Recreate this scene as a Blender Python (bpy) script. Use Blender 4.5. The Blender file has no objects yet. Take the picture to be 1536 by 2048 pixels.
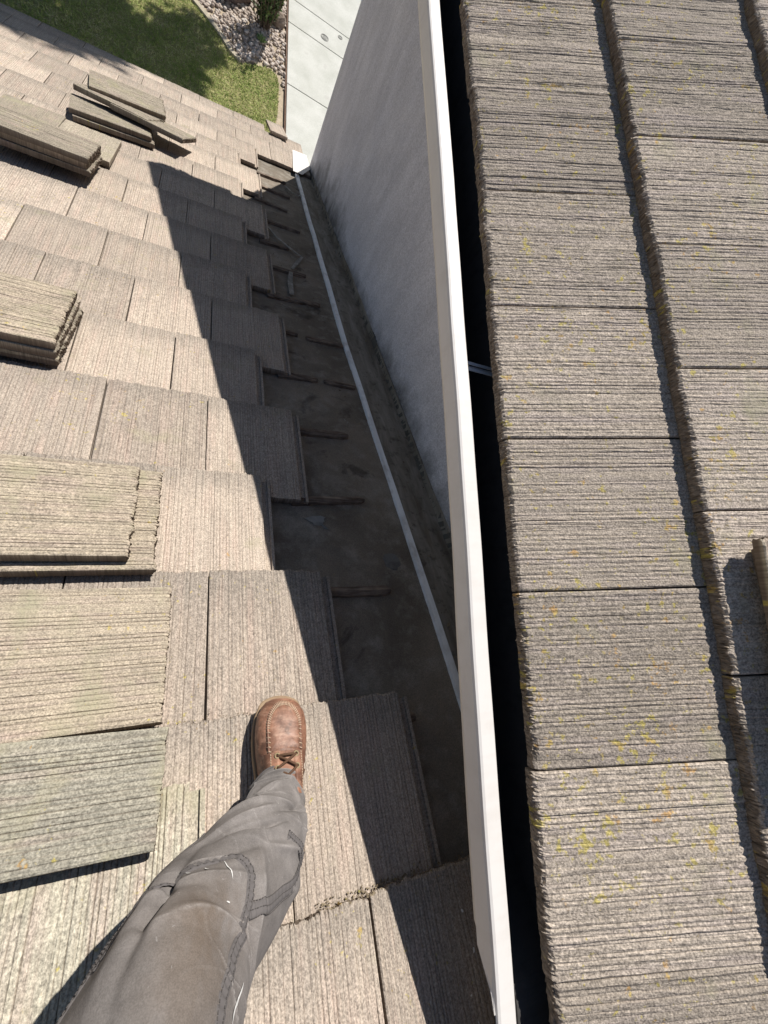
import bpy, math, random
import numpy as np
from mathutils import Matrix, Vector
sc = bpy.context.scene
HC = 6.3                                   # camera height above the ground, metres

# ------------------------------------------------------------------ camera
cam_d = bpy.data.cameras.new("camera"); cam = bpy.data.objects.new("camera", cam_d); sc.collection.objects.link(cam)
RW = Matrix(((0.8954345, -0.02880267, 0.44426057), (-0.06298487, 0.97967142, 0.19046474), (-0.44071528, -0.19853039, 0.87541746)))
cam.matrix_world = Matrix.Translation((0, 0, HC)) @ RW.transposed().to_4x4()
cam_d.sensor_fit = 'HORIZONTAL'; cam_d.sensor_width = 36.0; cam_d.lens = 831.9 / 1536 * 36.0
cam_d.clip_start = 0.02; cam_d.clip_end = 500
sc.camera = cam
# ------------------------------------------------------------------ sky and sun
TO_SUN = Vector((0.45, 0.92, 1.0)).normalized()
world = bpy.data.worlds.new("World"); sc.world = world; world.use_nodes = True
wn = world.node_tree.nodes; bg = wn["Background"]
sky = wn.new("ShaderNodeTexSky"); sky.sky_type = 'NISHITA'; sky.sun_disc = False
sky.sun_elevation = math.asin(TO_SUN.z); sky.sun_rotation = math.atan2(TO_SUN.x, TO_SUN.y)
sky.dust_density = 0.3; sky.ozone_density = 2.0
world.node_tree.links.new(sky.outputs[0], bg.inputs[0]); bg.inputs[1].default_value = 0.052
sun_d = bpy.data.lights.new("sun", 'SUN'); sun_d.energy = 4.6; sun_d.angle = math.radians(0.53); sun_d.color = (1.0, 0.955, 0.89)
sun = bpy.data.objects.new("sun", sun_d); sc.collection.objects.link(sun)
sun.rotation_euler = (-TO_SUN).to_track_quat('-Z', 'Y').to_euler(); sun.location = (6, 12, 20)
sc.view_settings.view_transform = 'Standard'; sc.view_settings.look = 'None'
sc.view_settings.exposure = 0.54; sc.view_settings.gamma = 1.0

# ------------------------------------------------------------------ frames of the two roofs
C5, S5 = 2 / math.sqrt(5), 1 / math.sqrt(5)            # six in twelve pitch
O1 = np.array((0.079067, -0.245132, -1.02963 + HC)); TW = 0.305391; EX = 0.36358
O2 = np.array((0.580979, 1.221662, -0.598834 + HC)); EX2 = 0.37651; OFF2 = -0.144997
A1 = np.array(((1, 0, 0), (0, C5, -S5), (0, S5, C5))).T   # columns: across, downslope, normal
A2 = np.array(((0, -1, 0), (C5, 0, S5), (-S5, 0, C5))).T  # columns: along the eave, upslope, normal
def low(p): return np.atleast_2d(p) @ A1.T + O1
def upp(p): return np.atleast_2d(p) @ A2.T + O2
M1 = Matrix([list(A1[i]) + [O1[i]] for i in range(3)] + [[0, 0, 0, 1]])
M2 = Matrix([list(A2[i]) + [O2[i]] for i in range(3)] + [[0, 0, 0, 1]])
DECK = -0.068
WALLX = 0.924

# ------------------------------------------------------------------ helpers
def mk(name, V, F, mat=None, parent=None, attrs=None, smooth=False, matrix=None, mats=None):
    """link one mesh object; F is a list of index arrays (k,n) or lists of tuples"""
    me = bpy.data.meshes.new(name)
    V = np.asarray(V, dtype=np.float32)
    loops, starts, tot = [], [], 0
    for f in F:
        f = np.asarray(f)
        if f.ndim == 1: f = f[None, :]
        if len(f) == 0: continue
        loops.append(f.ravel()); starts.append(tot + np.arange(len(f)) * f.shape[1]); tot += f.size
    loops = np.concatenate(loops); starts = np.concatenate(starts)
    me.vertices.add(len(V)); me.vertices.foreach_set("co", V.ravel())
    me.loops.add(len(loops)); me.loops.foreach_set("vertex_index", loops.astype(np.int32))
    me.polygons.add(len(starts)); me.polygons.foreach_set("loop_start", starts.astype(np.int32))
    me.polygons.foreach_set("use_smooth", np.full(len(starts), smooth))
    for k, a in (attrs or {}).items():
        a = np.asarray(a, dtype=np.float32)
        if a.ndim == 2:
            t = me.attributes.new(k, 'FLOAT_VECTOR', 'POINT'); t.data.foreach_set("vector", a.ravel())
        else:
            t = me.attributes.new(k, 'FLOAT', 'POINT'); t.data.foreach_set("value", a)
    me.update(calc_edges=True); me.validate()
    if mat: me.materials.append(mat)
    o = bpy.data.objects.new(name, me); sc.collection.objects.link(o)
    if matrix is not None: o.matrix_world = matrix
    if parent is not None: adopt(o, parent)
    return o
def adopt(o, parent):
    bpy.context.view_layer.update()
    mw = o.matrix_world.copy(); o.parent = parent
    o.matrix_parent_inverse = parent.matrix_world.inverted(); o.matrix_world = mw
def tag(o, label=None, cat=None, group=None, kind=None):
    if label: o["label"] = label
    if cat: o["category"] = cat
    if group: o["group"] = group
    if kind: o["kind"] = kind
    return o
def thing(name, loc, label, cat, group=None):
    o = bpy.data.objects.new(name, None); sc.collection.objects.link(o); o.location = loc
    o.empty_display_size = 0.1
    bpy.context.view_layer.update()
    return tag(o, label, cat, group)
class MB:
    """collects shapes into one mesh"""
    def __init__(s): s.V = []; s.F = []; s.n = 0; s.A = {}
    def add(s, V, F, **at):
        V = np.asarray(V, float)
        for f in F:
            f = np.asarray(f); f = f[None, :] if f.ndim == 1 else f
            if len(f): s.F.append(f + s.n)
        s.V.append(V); s.n += len(V)
        for k, a in at.items(): s.A.setdefault(k, []).append(np.asarray(a))
    def box(s, x0, x1, y0, y1, z0, z1, tr=None, jit=0, rng=None):
        V = np.array([(x, y, z) for z in (z0, z1) for y in (y0, y1) for x in (x0, x1)], float)
        if jit: V += rng.uniform(-jit, jit, V.shape)
        if tr: V = tr(V)
        s.add(V, [[(0, 2, 3, 1), (4, 5, 7, 6), (0, 1, 5, 4), (2, 6, 7, 3), (0, 4, 6, 2), (1, 3, 7, 5)]])
    def tube(s, pts, r, n=8, cap=True):
        pts = np.asarray(pts, float); r = np.broadcast_to(np.asarray(r, float), (len(pts),))
        V = []; up = np.array((0.13, 0.21, 0.97))
        for i, p in enumerate(pts):
            d = pts[min(i + 1, len(pts) - 1)] - pts[max(i - 1, 0)]; d = d / (np.linalg.norm(d) + 1e-12)
            a = np.cross(up, d); a /= np.linalg.norm(a) + 1e-12; b = np.cross(d, a)
            for k in range(n):
                t = 2 * math.pi * k / n; V.append(p + r[i] * (math.cos(t) * a + math.sin(t) * b))
        Q = [(i * n + k, i * n + (k + 1) % n, (i + 1) * n + (k + 1) % n, (i + 1) * n + k) for i in range(len(pts) - 1) for k in range(n)]
        F = [Q]
        if cap: F += [list(range(n))[::-1], [(len(pts) - 1) * n + k for k in range(n)]]
        s.add(V, F)
    def build(s, name, mat, parent=None, smooth=False, matrix=None):
        at = {k: np.concatenate(a) for k, a in s.A.items()}
        return mk(name, np.concatenate(s.V), s.F, mat, parent, at, smooth, matrix)

# ------------------------------------------------------------------ materials
class NT:
    def __init__(s, name):
        s.m = bpy.data.materials.new(name); s.m.use_nodes = True
        s.t = s.m.node_tree; s.n = s.t.nodes; s.p = s.n["Principled BSDF"]
    def node(s, typ, **kw):
        o = s.n.new(typ)
        for k, v in kw.items(): setattr(o, k, v)
        return o
    def put(s, sock, v):
        if isinstance(v, bpy.types.NodeSocket): s.t.links.new(v, sock)
        elif isinstance(v, (tuple, list)) and sock.type == 'RGBA' and len(v) == 3: sock.default_value = (*v, 1)
        else: sock.default_value = v
    def attr(s, name, out="Vector"):
        return s.node("ShaderNodeAttribute", attribute_name=name).outputs[out]
    def obj(s): return s.node("ShaderNodeTexCoord").outputs["Object"]
    def vmul(s, a, b):
        o = s.node("ShaderNodeVectorMath", operation='MULTIPLY'); s.put(o.inputs[0], a); s.put(o.inputs[1], b); return o.outputs[0]
    def vadd(s, a, b):
        o = s.node("ShaderNodeVectorMath", operation='ADD'); s.put(o.inputs[0], a); s.put(o.inputs[1], b); return o.outputs[0]
    def math(s, op, a, b=0.0, c=None, clamp=False):
        o = s.node("ShaderNodeMath", operation=op, use_clamp=clamp); s.put(o.inputs[0], a); s.put(o.inputs[1], b)
        if c is not None: s.put(o.inputs[2], c)
        return o.outputs[0]
    def noise(s, vec, scale=1.0, detail=3, rough=0.55, dist=0.0):
        o = s.node("ShaderNodeTexNoise"); s.put(o.inputs["Vector"], vec); o.inputs["Scale"].default_value = scale
        o.inputs["Detail"].default_value = detail; o.inputs["Roughness"].default_value = rough; o.inputs["Distortion"].default_value = dist
        return o.outputs[0]
    def vor(s, vec, scale, out="Distance", feature='F1'):
        o = s.node("ShaderNodeTexVoronoi", feature=feature); s.put(o.inputs["Vector"], vec); o.inputs["Scale"].default_value = scale
        return o.outputs[out]
    def rng(s, v, a, b, c=0.0, d=1.0, smooth=False):
        o = s.node("ShaderNodeMapRange"); o.interpolation_type = 'SMOOTHSTEP' if smooth else 'LINEAR'
        s.put(o.inputs[0], v)
        for i, x in enumerate((a, b, c, d)): s.put(o.inputs[i + 1], x)
        return o.outputs[0]
    def mix(s, f, a, b, mode='MIX'):
        o = s.node("ShaderNodeMix", data_type='RGBA', blend_type=mode)
        s.put(o.inputs[0], f); s.put(o.inputs[6], a); s.put(o.inputs[7], b); return o.outputs[2]
    def mul(s, col, v):
        o = s.node("ShaderNodeVectorMath", operation='SCALE'); s.put(o.inputs[0], col); s.put(o.inputs[3], v); return o.outputs[0]
    def bump(s, h, strength=0.5, dist=0.002, normal=None):
        o = s.node("ShaderNodeBump"); s.put(o.inputs["Height"], h); o.inputs["Strength"].default_value = strength; o.inputs["Distance"].default_value = dist
        if normal is not None: s.put(o.inputs["Normal"], normal)
        return o.outputs[0]
    def end(s, col, rough=0.85, normal=None, metal=0.0, spec=0.3):
        s.put(s.p.inputs["Base Color"], col); s.put(s.p.inputs["Roughness"], rough); s.put(s.p.inputs["Metallic"], metal)
        s.put(s.p.inputs["Specular IOR Level"], spec)
        if normal is not None: s.put(s.p.inputs["Normal"], normal)
        return s.m

def concrete(name, light, dark, dirt, lichen=0.0, green=0.0, grain=(0.62, 1.34), pink=(0.40, 0.31, 0.27), butt=0.0):
    t = NT(name); v = t.attr("tl"); g = t.attr("groove", "Fac")
    sep = t.node("ShaderNodeSeparateXYZ"); t.put(sep.inputs[0], v)
    wn_ = t.node("ShaderNodeTexWhiteNoise", noise_dimensions='1D'); t.put(wn_.inputs["W"], t.math('FLOOR', sep.outputs[2]))
    tint = wn_.outputs["Value"]
    vz = t.vmul(v, (1, 1, 3.7))
    streak = t.noise(t.vmul(vz, (110, 7, 1)), 1, 3)
    mott = t.noise(t.vmul(vz, (11, 8, 1)), 1, 4, 0.6)
    gr = t.noise(t.vmul(vz, (330, 260, 1)), 1, 2, 0.6)
    coarse = t.noise(t.vmul(vz, (120, 90, 1)), 1, 3, 0.6)
    f = t.math('ADD', t.math('MULTIPLY', mott, 0.55), t.math('MULTIPLY', streak, 0.75))
    f = t.rng(t.math('ADD', f, t.math('MULTIPLY', tint, 0.25)), 0.52, 1.08)
    col = t.mix(f, dark, light)
    col = t.mix(t.rng(t.noise(t.vmul(vz, (40, 5, 1)), 1, 2), 0.5, 0.75, 0, 0.65), col, pink)
    col = t.mul(col, t.rng(tint, 0, 1, 0.87, 1.09))
    if butt > 0:
        bm = t.math('ADD', sep.outputs[1], t.math('MULTIPLY', t.math('SUBTRACT', t.noise(t.vmul(vz, (30, 14, 1)), 1, 3), 0.5), 0.16))
        col = t.mix(t.rng(bm, 0.02, 0.11, butt, 0.0), col, (0.235, 0.21, 0.18))
    sp = t.rng(gr, 0.33, 0.68, grain[0], grain[1])
    col = t.mul(col, sp)
    col = t.mul(col, t.rng(coarse, 0.3, 0.62, 0.78, 1.1))
    if green > 0:
        gm = t.rng(t.noise(t.vmul(vz, (7, 10, 1)), 1, 4, 0.6), 0.62 - green * 0.25, 0.80 - green * 0.25)
        gm = t.math('MULTIPLY', gm, t.rng(coarse, 0.35, 0.55, 0.55, 1))
        gcol = t.mix(t.noise(t.vmul(vz, (16, 16, 1)), 1, 2), (0.24, 0.24, 0.18), (0.40, 0.355, 0.22))
        col = t.mix(t.math('MULTIPLY', gm, 0.75), col, gcol)
    col = t.mix(t.rng(g, 1.0, 1.9, 0, 0.8), col, t.mul(t.mix(coarse, (0.10, 0.08, 0.062), (0.25, 0.20, 0.155)), sp))  # butt faces: raw-edge brown, darkened further with their shade in the colour
    if dirt > 0:
        d2 = t.math('MULTIPLY', t.rng(g, 0, 1, 0, 1), t.rng(t.noise(t.vmul(vz, (60, 9, 1)), 1, 2), 0.3, 0.6, dirt * 0.45, dirt))
        col = t.mix(d2, col, (0.115, 0.085, 0.065))
    if lichen > 0:
        lm = t.noise(t.vmul(vz, (62, 55, 1)), 1, 3, 0.65)
        zone = t.noise(t.vmul(vz, (6, 6, 1.3)), 1, 2)
        lm = t.rng(t.math('ADD', lm, t.math('MULTIPLY', zone, 0.35)), 0.86 - lichen * 0.1, 0.93 - lichen * 0.1)
        lcol = t.mix(t.rng(t.noise(t.vmul(vz, (21, 21, 1)), 1, 1), 0.50, 0.66), (0.42, 0.35, 0.08), (0.42, 0.245, 0.08))
        col = t.mix(t.math('MULTIPLY', lm, 0.72), col, t.mul(lcol, t.rng(gr, 0.35, 0.65, 0.8, 1.25)))
    # chipped dark pits
    pit = t.rng(t.noise(t.vmul(vz, (150, 120, 1)), 1, 1), 0.70, 0.76, 0, 0.55)
    col = t.mix(pit, col, (0.10, 0.085, 0.07))
    h = t.math('ADD', t.math('MULTIPLY', gr, 0.6), t.math('MULTIPLY', coarse, 1.0))
    return t.end(col, 0.92, t.bump(h, 0.75, 0.0026), spec=0.15)

M_TILE = concrete("weathered_tile_tan", (0.52, 0.438, 0.358), (0.365, 0.31, 0.26), 0.74, 0.05, 0.05, (0.66, 1.3), (0.49, 0.38, 0.315), 0.5)
M_TILE_UP = concrete("weathered_tile_grey", (0.445, 0.38, 0.315), (0.30, 0.258, 0.215), 0.30, 0.74, 0.05, (0.55, 1.4), (0.39, 0.33, 0.30))
M_TILE_GRN = concrete("lichen_tile_green", (0.455, 0.415, 0.325), (0.30, 0.28, 0.23), 0.66, 0.05, 0.62)
M_TILE_YEL = concrete("lichen_tile_yellow", (0.57, 0.48, 0.36), (0.37, 0.315, 0.245), 0.7, 0.2, 0.42)
M_TILE_OLD = concrete("weathered_tile_olive", (0.44, 0.385, 0.30), (0.285, 0.25, 0.20), 0.6, 0.15, 0.4)

def mat_stucco():
    t = NT("painted_stucco"); p = t.obj()
    n = t.noise(p, 150, 3, 0.7); b = t.noise(p, 3.0, 4); c = t.noise(t.vmul(p, (1, 9, 2.2)), 1.0, 4)
    col = t.mix(t.rng(b, 0.3, 0.7), (0.68, 0.68, 0.735), (0.78, 0.775, 0.82))
    col = t.mul(col, t.rng(n, 0.32, 0.66, 0.72, 1.16)); col = t.mul(col, t.rng(t.noise(t.vmul(p, (1, 2.2, 0.7)), 4.0, 4, 0.6), 0.35, 0.65, 0.9, 1.06))
    # grime that has crept up from the roof junction
    gr = t.attr("grime", "Fac")
    gm = t.math('ADD', gr, t.math('MULTIPLY', t.math('SUBTRACT', t.noise(t.vmul(p, (9, 7, 6)), 1.0, 6, 0.7), 0.55), 1.3))
    gm = t.math('MULTIPLY', t.rng(gm, 0.24, 0.9, 0, 0.88), t.rng(gr, 0.02, 0.2))
    col = t.mix(gm, col, (0.10, 0.095, 0.085))
    return t.end(col, 0.93, t.bump(t.math('ADD', n, t.math('MULTIPLY', t.noise(p, 90, 2), 0.6)), 0.9, 0.006), spec=0.15)
M_STUCCO = mat_stucco()
def mat_paint(name, col, dirt=(0.3, 0.27, 0.22), amt=0.2, rough=0.4, streak=(3, 60, 20)):
    t = NT(name); p = t.obj()
    n = t.noise(p, 14, 5, 0.65); s = t.noise(t.vmul(p, streak), 1, 4)
    f = t.rng(t.math('ADD', n, t.math('MULTIPLY', s, 0.5)), 0.72, 1.05, 0, amt)
    c = t.mix(f, col, dirt)
    return t.end(c, t.rng(n, 0.3, 0.7, rough, rough + 0.2), t.bump(t.noise(p, 55, 3), 0.12, 0.002))
M_WHITE = mat_paint("gutter_white_paint", (0.66, 0.635, 0.61), (0.42, 0.37, 0.31), 0.22, 0.42)
M_GUT_IN = mat_paint("gutter_shaded_inside", (0.055, 0.052, 0.05), (0.03, 0.028, 0.025), 0.9, 0.75)  # near-black base: the shade inside the trough is put into the colour
M_GALV = mat_paint("galvanised_steel", (0.90, 0.92, 0.94), (0.30, 0.27, 0.23), 0.6, 0.45, (30, 6, 10))
M_STRAP = mat_paint("hanger_steel", (0.50, 0.52, 0.55), (0.3, 0.3, 0.3), 0.3, 0.4)
def mat_felt():
    t = NT("old_roofing_felt"); p = t.obj()
    a = t.noise(p, 2.3, 5, 0.6, 0.4); b = t.noise(p, 17, 4, 0.6); g = t.noise(p, 320, 2)
    col = t.mix(t.rng(a, 0.35, 0.68), (0.26, 0.22, 0.175), (0.13, 0.11, 0.087))
    col = t.mix(t.rng(b, 0.52, 0.72, 0, 0.6), col, (0.32, 0.30, 0.265))
    wet = t.rng(t.noise(p, 3.4, 5, 0.6, 1.2), 0.60, 0.66)
    col = t.mix(t.math('MULTIPLY', wet, 0.6), col, (0.045, 0.038, 0.032))
    dust = t.rng(t.noise(p, 6, 6, 0.7), 0.53, 0.72, 0, 0.6)
    col = t.mix(dust, col, (0.36, 0.335, 0.29))
    col = t.mul(col, t.rng(g, 0.3, 0.7, 0.75, 1.2))
    return t.end(col, 0.9, t.bump(t.math('ADD', t.math('MULTIPLY', g, 0.3), b), 0.4, 0.004), spec=0.2)
M_FELT = mat_felt()
def mat_pan():
    t = NT("dirty_pan_flashing"); p = t.obj()
    a = t.noise(t.vmul(p, (22, 4, 5)), 1, 5, 0.65, 0.5); b = t.noise(p, 30, 4, 0.65)
    col = t.mix(t.rng(a, 0.35, 0.7), (0.15, 0.128, 0.10), (0.33, 0.305, 0.265))
    col = t.mix(t.rng(b, 0.55, 0.7, 0, 0.7), col, (0.075, 0.06, 0.045))
    col = t.mix(t.rng(t.noise(t.vmul(p, (9, 2, 2)), 1, 3), 0.6, 0.7, 0, 0.5), col, (0.15, 0.10, 0.06))
    return t.end(col, 0.75, t.bump(b, 0.3, 0.003), spec=0.3)
M_PAN = mat_pan()
def mat_wood(name, a, b, ax=(6, 90, 90)):
    t = NT(name); p = t.obj()
    n = t.noise(t.vmul(p, ax), 1, 5, 0.65, 0.6); m = t.noise(p, 25, 3)
    col = t.mix(t.rng(n, 0.35, 0.68), a, b); col = t.mul(col, t.rng(m, 0.3, 0.7, 0.7, 1.25))
    return t.end(col, 0.85, t.bump(n, 0.6, 0.004), spec=0.2)
M_BATTEN = mat_wood("rotten_batten_wood", (0.085, 0.06, 0.046), (0.27, 0.215, 0.17))
M_LATH = mat_wood("grey_lath_wood", (0.22, 0.21, 0.19), (0.36, 0.34, 0.31), (40, 40, 8))
M_FASCIA = mat_paint("fascia_paint", (0.42, 0.39, 0.36), (0.2, 0.18, 0.15), 0.3, 0.6)

# ------------------------------------------------------------------ one concrete tile
def tile(rng, W=0.3025, L=0.432, T=0.026, lip=True, ny=9, rag=0.003, seed=0.0, flat=0.0, deep=1.0, bevel=0.0):
    xs, zs, gs = [0.0, 0.003], [T - 0.002, T], [0, 0]; x = 0.004
    while x < W - 0.014:
        wd = rng.uniform(0.0050, 0.0090)
        if rng.random() < 0.07: wd *= 1.9
        wd = min(wd, W - 0.009 - x); j = rng.normal(0, 0.00045)
        xs += [x + 0.0006, x + wd * 0.5, x + wd - 0.0006]; zs += [T + j - 0.0003, T + j + 0.0003, T + j - 0.0003]; gs += [0.05, 0, 0.05]
        dp = (0.0007 + 0.0014 * rng.random() ** 1.3) * (1 - flat) * deep
        xs += [x + wd + 0.0009]; zs += [T - dp]; gs += [min(1.0, 0.2 + dp / 0.0022)]
        x += wd + 0.0018
    xs += [W - 0.003, W]; zs += [T, T - 0.002]; gs += [0, 0]
    xs = np.array(xs); zs = np.array(zs); gs = np.array(gs); nx = len(xs)
    yl = np.concatenate([[0.0, 0.005, 0.016], np.linspace(0.045, L, ny)])
    k = np.arange(nx)
    sm = np.convolve(rng.normal(0, 1, nx + 12), np.ones(9) / 9, 'same')[6:6 + nx] * 2.2
    rg = rag * (0.75 * sm + 0.28 * rng.normal(0, 1, nx))
    X = np.repeat(xs[:, None], len(yl), 1); Y = np.repeat(yl[None, :], nx, 0); Z = np.repeat(zs[:, None], len(yl), 1)
    Z = Z + rng.normal(0, 0.00028, Z.shape) + (np.sin(Y * 13 + rng.uniform(0, 6)) * 0.0006)
    X[1:-1] += rng.normal(0, 0.0003, X[1:-1].shape)
    Y[:, 0] += rg; Y[:, 1] += 0.8 * rg; Y[:, 2] += 0.4 * rg
    Z[:, 0] -= 0.0022 + rng.uniform(0, 1, nx) ** 2 * rag * 1.3; Z[:, 1] -= rng.uniform(0, 1, nx) ** 3 * rag * 0.5
    G = np.repeat(gs[:, None], len(yl), 1); G[:, 0] *= 0.4
    e = np.ones(nx)
    # ring order: butt middle, top rows, head bottom, butt bottom
    X = np.concatenate([np.repeat(X[:, :1], 3, 1), X, xs[:, None], xs[:, None]], 1)
    mids = [(rg * (1 - 0.2 * q_) + rng.normal(0, rag * 0.42, nx) - bevel * q_ * 0.25)[:, None] for q_ in (3, 2, 1)]
    Y = np.concatenate(mids + [Y, (L * e)[:, None], (0.003 - bevel + rg * 0.3)[:, None]], 1)
    Z = np.concatenate([(T * q_ + rng.normal(0, 0.0012, nx))[:, None] for q_ in (0.25, 0.5, 0.75)] + [Z, (0 * e)[:, None], (0 * e)[:, None]], 1)
    G = np.concatenate([2.0 * e[:, None], 2.0 * e[:, None], 2.0 * e[:, None], G, 1.5 * e[:, None], 2 * e[:, None]], 1)
    K = X.shape[1]
    V = np.stack([X.ravel(), Y.ravel(), Z.ravel()], 1); g = G.ravel()
    i, q = np.meshgrid(np.arange(nx - 1), np.arange(K), indexing='ij'); q1 = (q + 1) % K
    Q = np.stack([(i * K + q).ravel(), ((i + 1) * K + q).ravel(), ((i + 1) * K + q1).ravel(), (i * K + q1).ravel()], 1)
    F = [Q, np.arange(K)[None, :], ((nx - 1) * K + np.arange(K))[::-1][None, :]]
    if lip:
        for (x0, x1, z0, z1) in ((-0.0265, 0.001, 0.0008, 0.009), (-0.0285, -0.0195, 0.0004, 0.0165)):
            n = len(V)
            B = np.array([(a, b, c) for c in (z0, z1) for b in (0.014, L) for a in (x0, x1)])
            V = np.concatenate([V, B]); g = np.concatenate([g, np.full(8, 0.2)])
            F.append(n + np.array([(0, 2, 3, 1), (4, 5, 7, 6), (0, 1, 5, 4), (2, 6, 7, 3), (0, 4, 6, 2), (1, 3, 7, 5)]))
    tl = np.column_stack([V[:, 0], V[:, 1], np.full(len(V), seed)])
    return V, F, tl, g

# ------------------------------------------------------------------ the house
house = thing("house", (3.0, -1.0, 0.0), "grey stucco house with two weathered concrete tile roofs and a white gutter", "house")
rng = np.random.default_rng(11)

# --- lower roof: courses run downslope, the strip beside the wall has been laid bare
OFFC = {-1: -0.0068, 0: 0.0066, 1: 0.0004, 2: 0.0026, 3: -0.0134, 4: 0.0162, 5: -0.0069, 6: 0.0026, 7: -0.0189, 8: 0.0039, 9: -0.0047, 10: 0.0051, 11: -0.0067, 12: 0.0044, 13: 0.0040, 14: 0.0088, 15: 0.0029}
REDGE = {0: 1.5, 1: 1.0, 2: 0.5, 3: 1.0, 4: 0.5, 5: 1.0, 6: 0.5, 7: 1.0, 8: 0.5, 9: 1.0, 10: 0.5, 11: 1.0, 12: 0.5, 13: 1.0}
WALL_U = WALLX - O1[0]
mb = MB(); seed = 1.0
for n in range(-7, 17):
    sb = n * EX
    if n == 16: sb = 15.62 * EX
    off = OFFC.get(n, 0.0) if n in OFFC else rng.normal(0, 0.006)
    half = 0.5 * TW if n % 2 == 0 else 0.0
    ks = range(-15, 5)
    for k in ks:
        a = k * TW + half + off; b = a + TW
        if n in REDGE and b > REDGE[n] * TW + off + 0.05: continue
        if a > WALL_U - 0.03: continue
        if n == 16 and a > 1.4 * TW: continue
        if n <= 2 and b < -3.2: continue
        W = 0.3008 + rng.uniform(-0.0012, 0.0014)
        cut = 0.0
        if b > WALL_U - 0.012:
            cut = b - (WALL_U - 0.014); W = W - cut
            if W < 0.05: continue
        T = 0.026
        V, F, tl, g = tile(rng, W, 0.432, T, lip=(n < 14 and cut == 0), ny=8 if n < 8 else 5, rag=0.0032, seed=seed, deep=0.68)
        sbj = sb + rng.normal(0, 0.0015)
        if n == 15 and a > 1.4 * TW: sbj = 15.27 * EX
        tw_ = rng.normal(0, 0.0025); kk = 0.0262 / EX + rng.normal(0, 0.001)
        u = (b - cut - 0.0012) - V[:, 0] + tw_ * V[:, 1]
        s = sbj - V[:, 1]
        h = V[:, 2] - T - kk * V[:, 1] + rng.normal(0, 0.0007)
        mb.add(low(np.column_stack([u, s, h])), F, tl=tl, groove=g); seed += 1
lower_roof = mb.build("lower_roof", M_TILE, house)
lower_roof["label"] = "lower roof of tan ribbed concrete tiles with a bare strip along the wall"

# felt laid under the tiles, in lapped courses
us = np.concatenate([np.linspace(-5.0, -0.2, 40)[:-1], np.linspace(-0.2, WALL_U, 90)]); ss = np.linspace(-2.9, 5.62, 700)
UU, SS = np.meshgrid(us, ss, indexing='ij')
HH = DECK + 0.0012 * np.sin(UU * 9 + SS * 3) + 0.0014 * np.sin(SS * 7.3 + UU * 2.1) + rng.normal(0, 0.0005, UU.shape)
for k_ in range(26):
    a_ = rng.uniform(0, 3.14); c_ = (rng.uniform(0.2, 0.62), rng.uniform(-0.3, 4.5)); d_ = (UU - c_[0]) * math.cos(a_) + (SS - c_[1]) * math.sin(a_); e_ = -(UU - c_[0]) * math.sin(a_) + (SS - c_[1]) * math.cos(a_)
    HH += 0.0035 * np.exp(-(d_ / 0.018) ** 2 - (e_ / 0.12) ** 2)
for s0 in (0.62, 1.55, 2.30, 3.3, 4.2): HH += np.where(SS < s0 + 0.02 * np.sin(UU * 3), 0.0022, 0.0)
V = low(np.column_stack([UU.ravel(), SS.ravel(), HH.ravel()])); ni, nj = UU.shape
I, J = np.meshgrid(np.arange(ni - 1), np.arange(nj - 1), indexing='ij')
Q = np.stack([I * nj + J, (I + 1) * nj + J, (I + 1) * nj + J + 1, I * nj + J + 1], -1).reshape(-1, 4)
felt = mk("roofing_felt", V, [Q], M_FELT, lower_roof, smooth=True)
felt["label"] = "dark stained roofing felt laid bare along the wall"
dk = MB(); dk.box(-5.0, WALL_U - 0.002, -2.9, 5.60, DECK - 0.045, DECK - 0.008, low)
dk.build("roof_deck", M_FASCIA, lower_roof)
eb = MB(); eb.box(-5.0, WALL_U - 0.004, 5.603, 5.63, DECK - 0.16, DECK + 0.02, low)
eb.build("eave_board", M_FASCIA, lower_roof)

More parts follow.
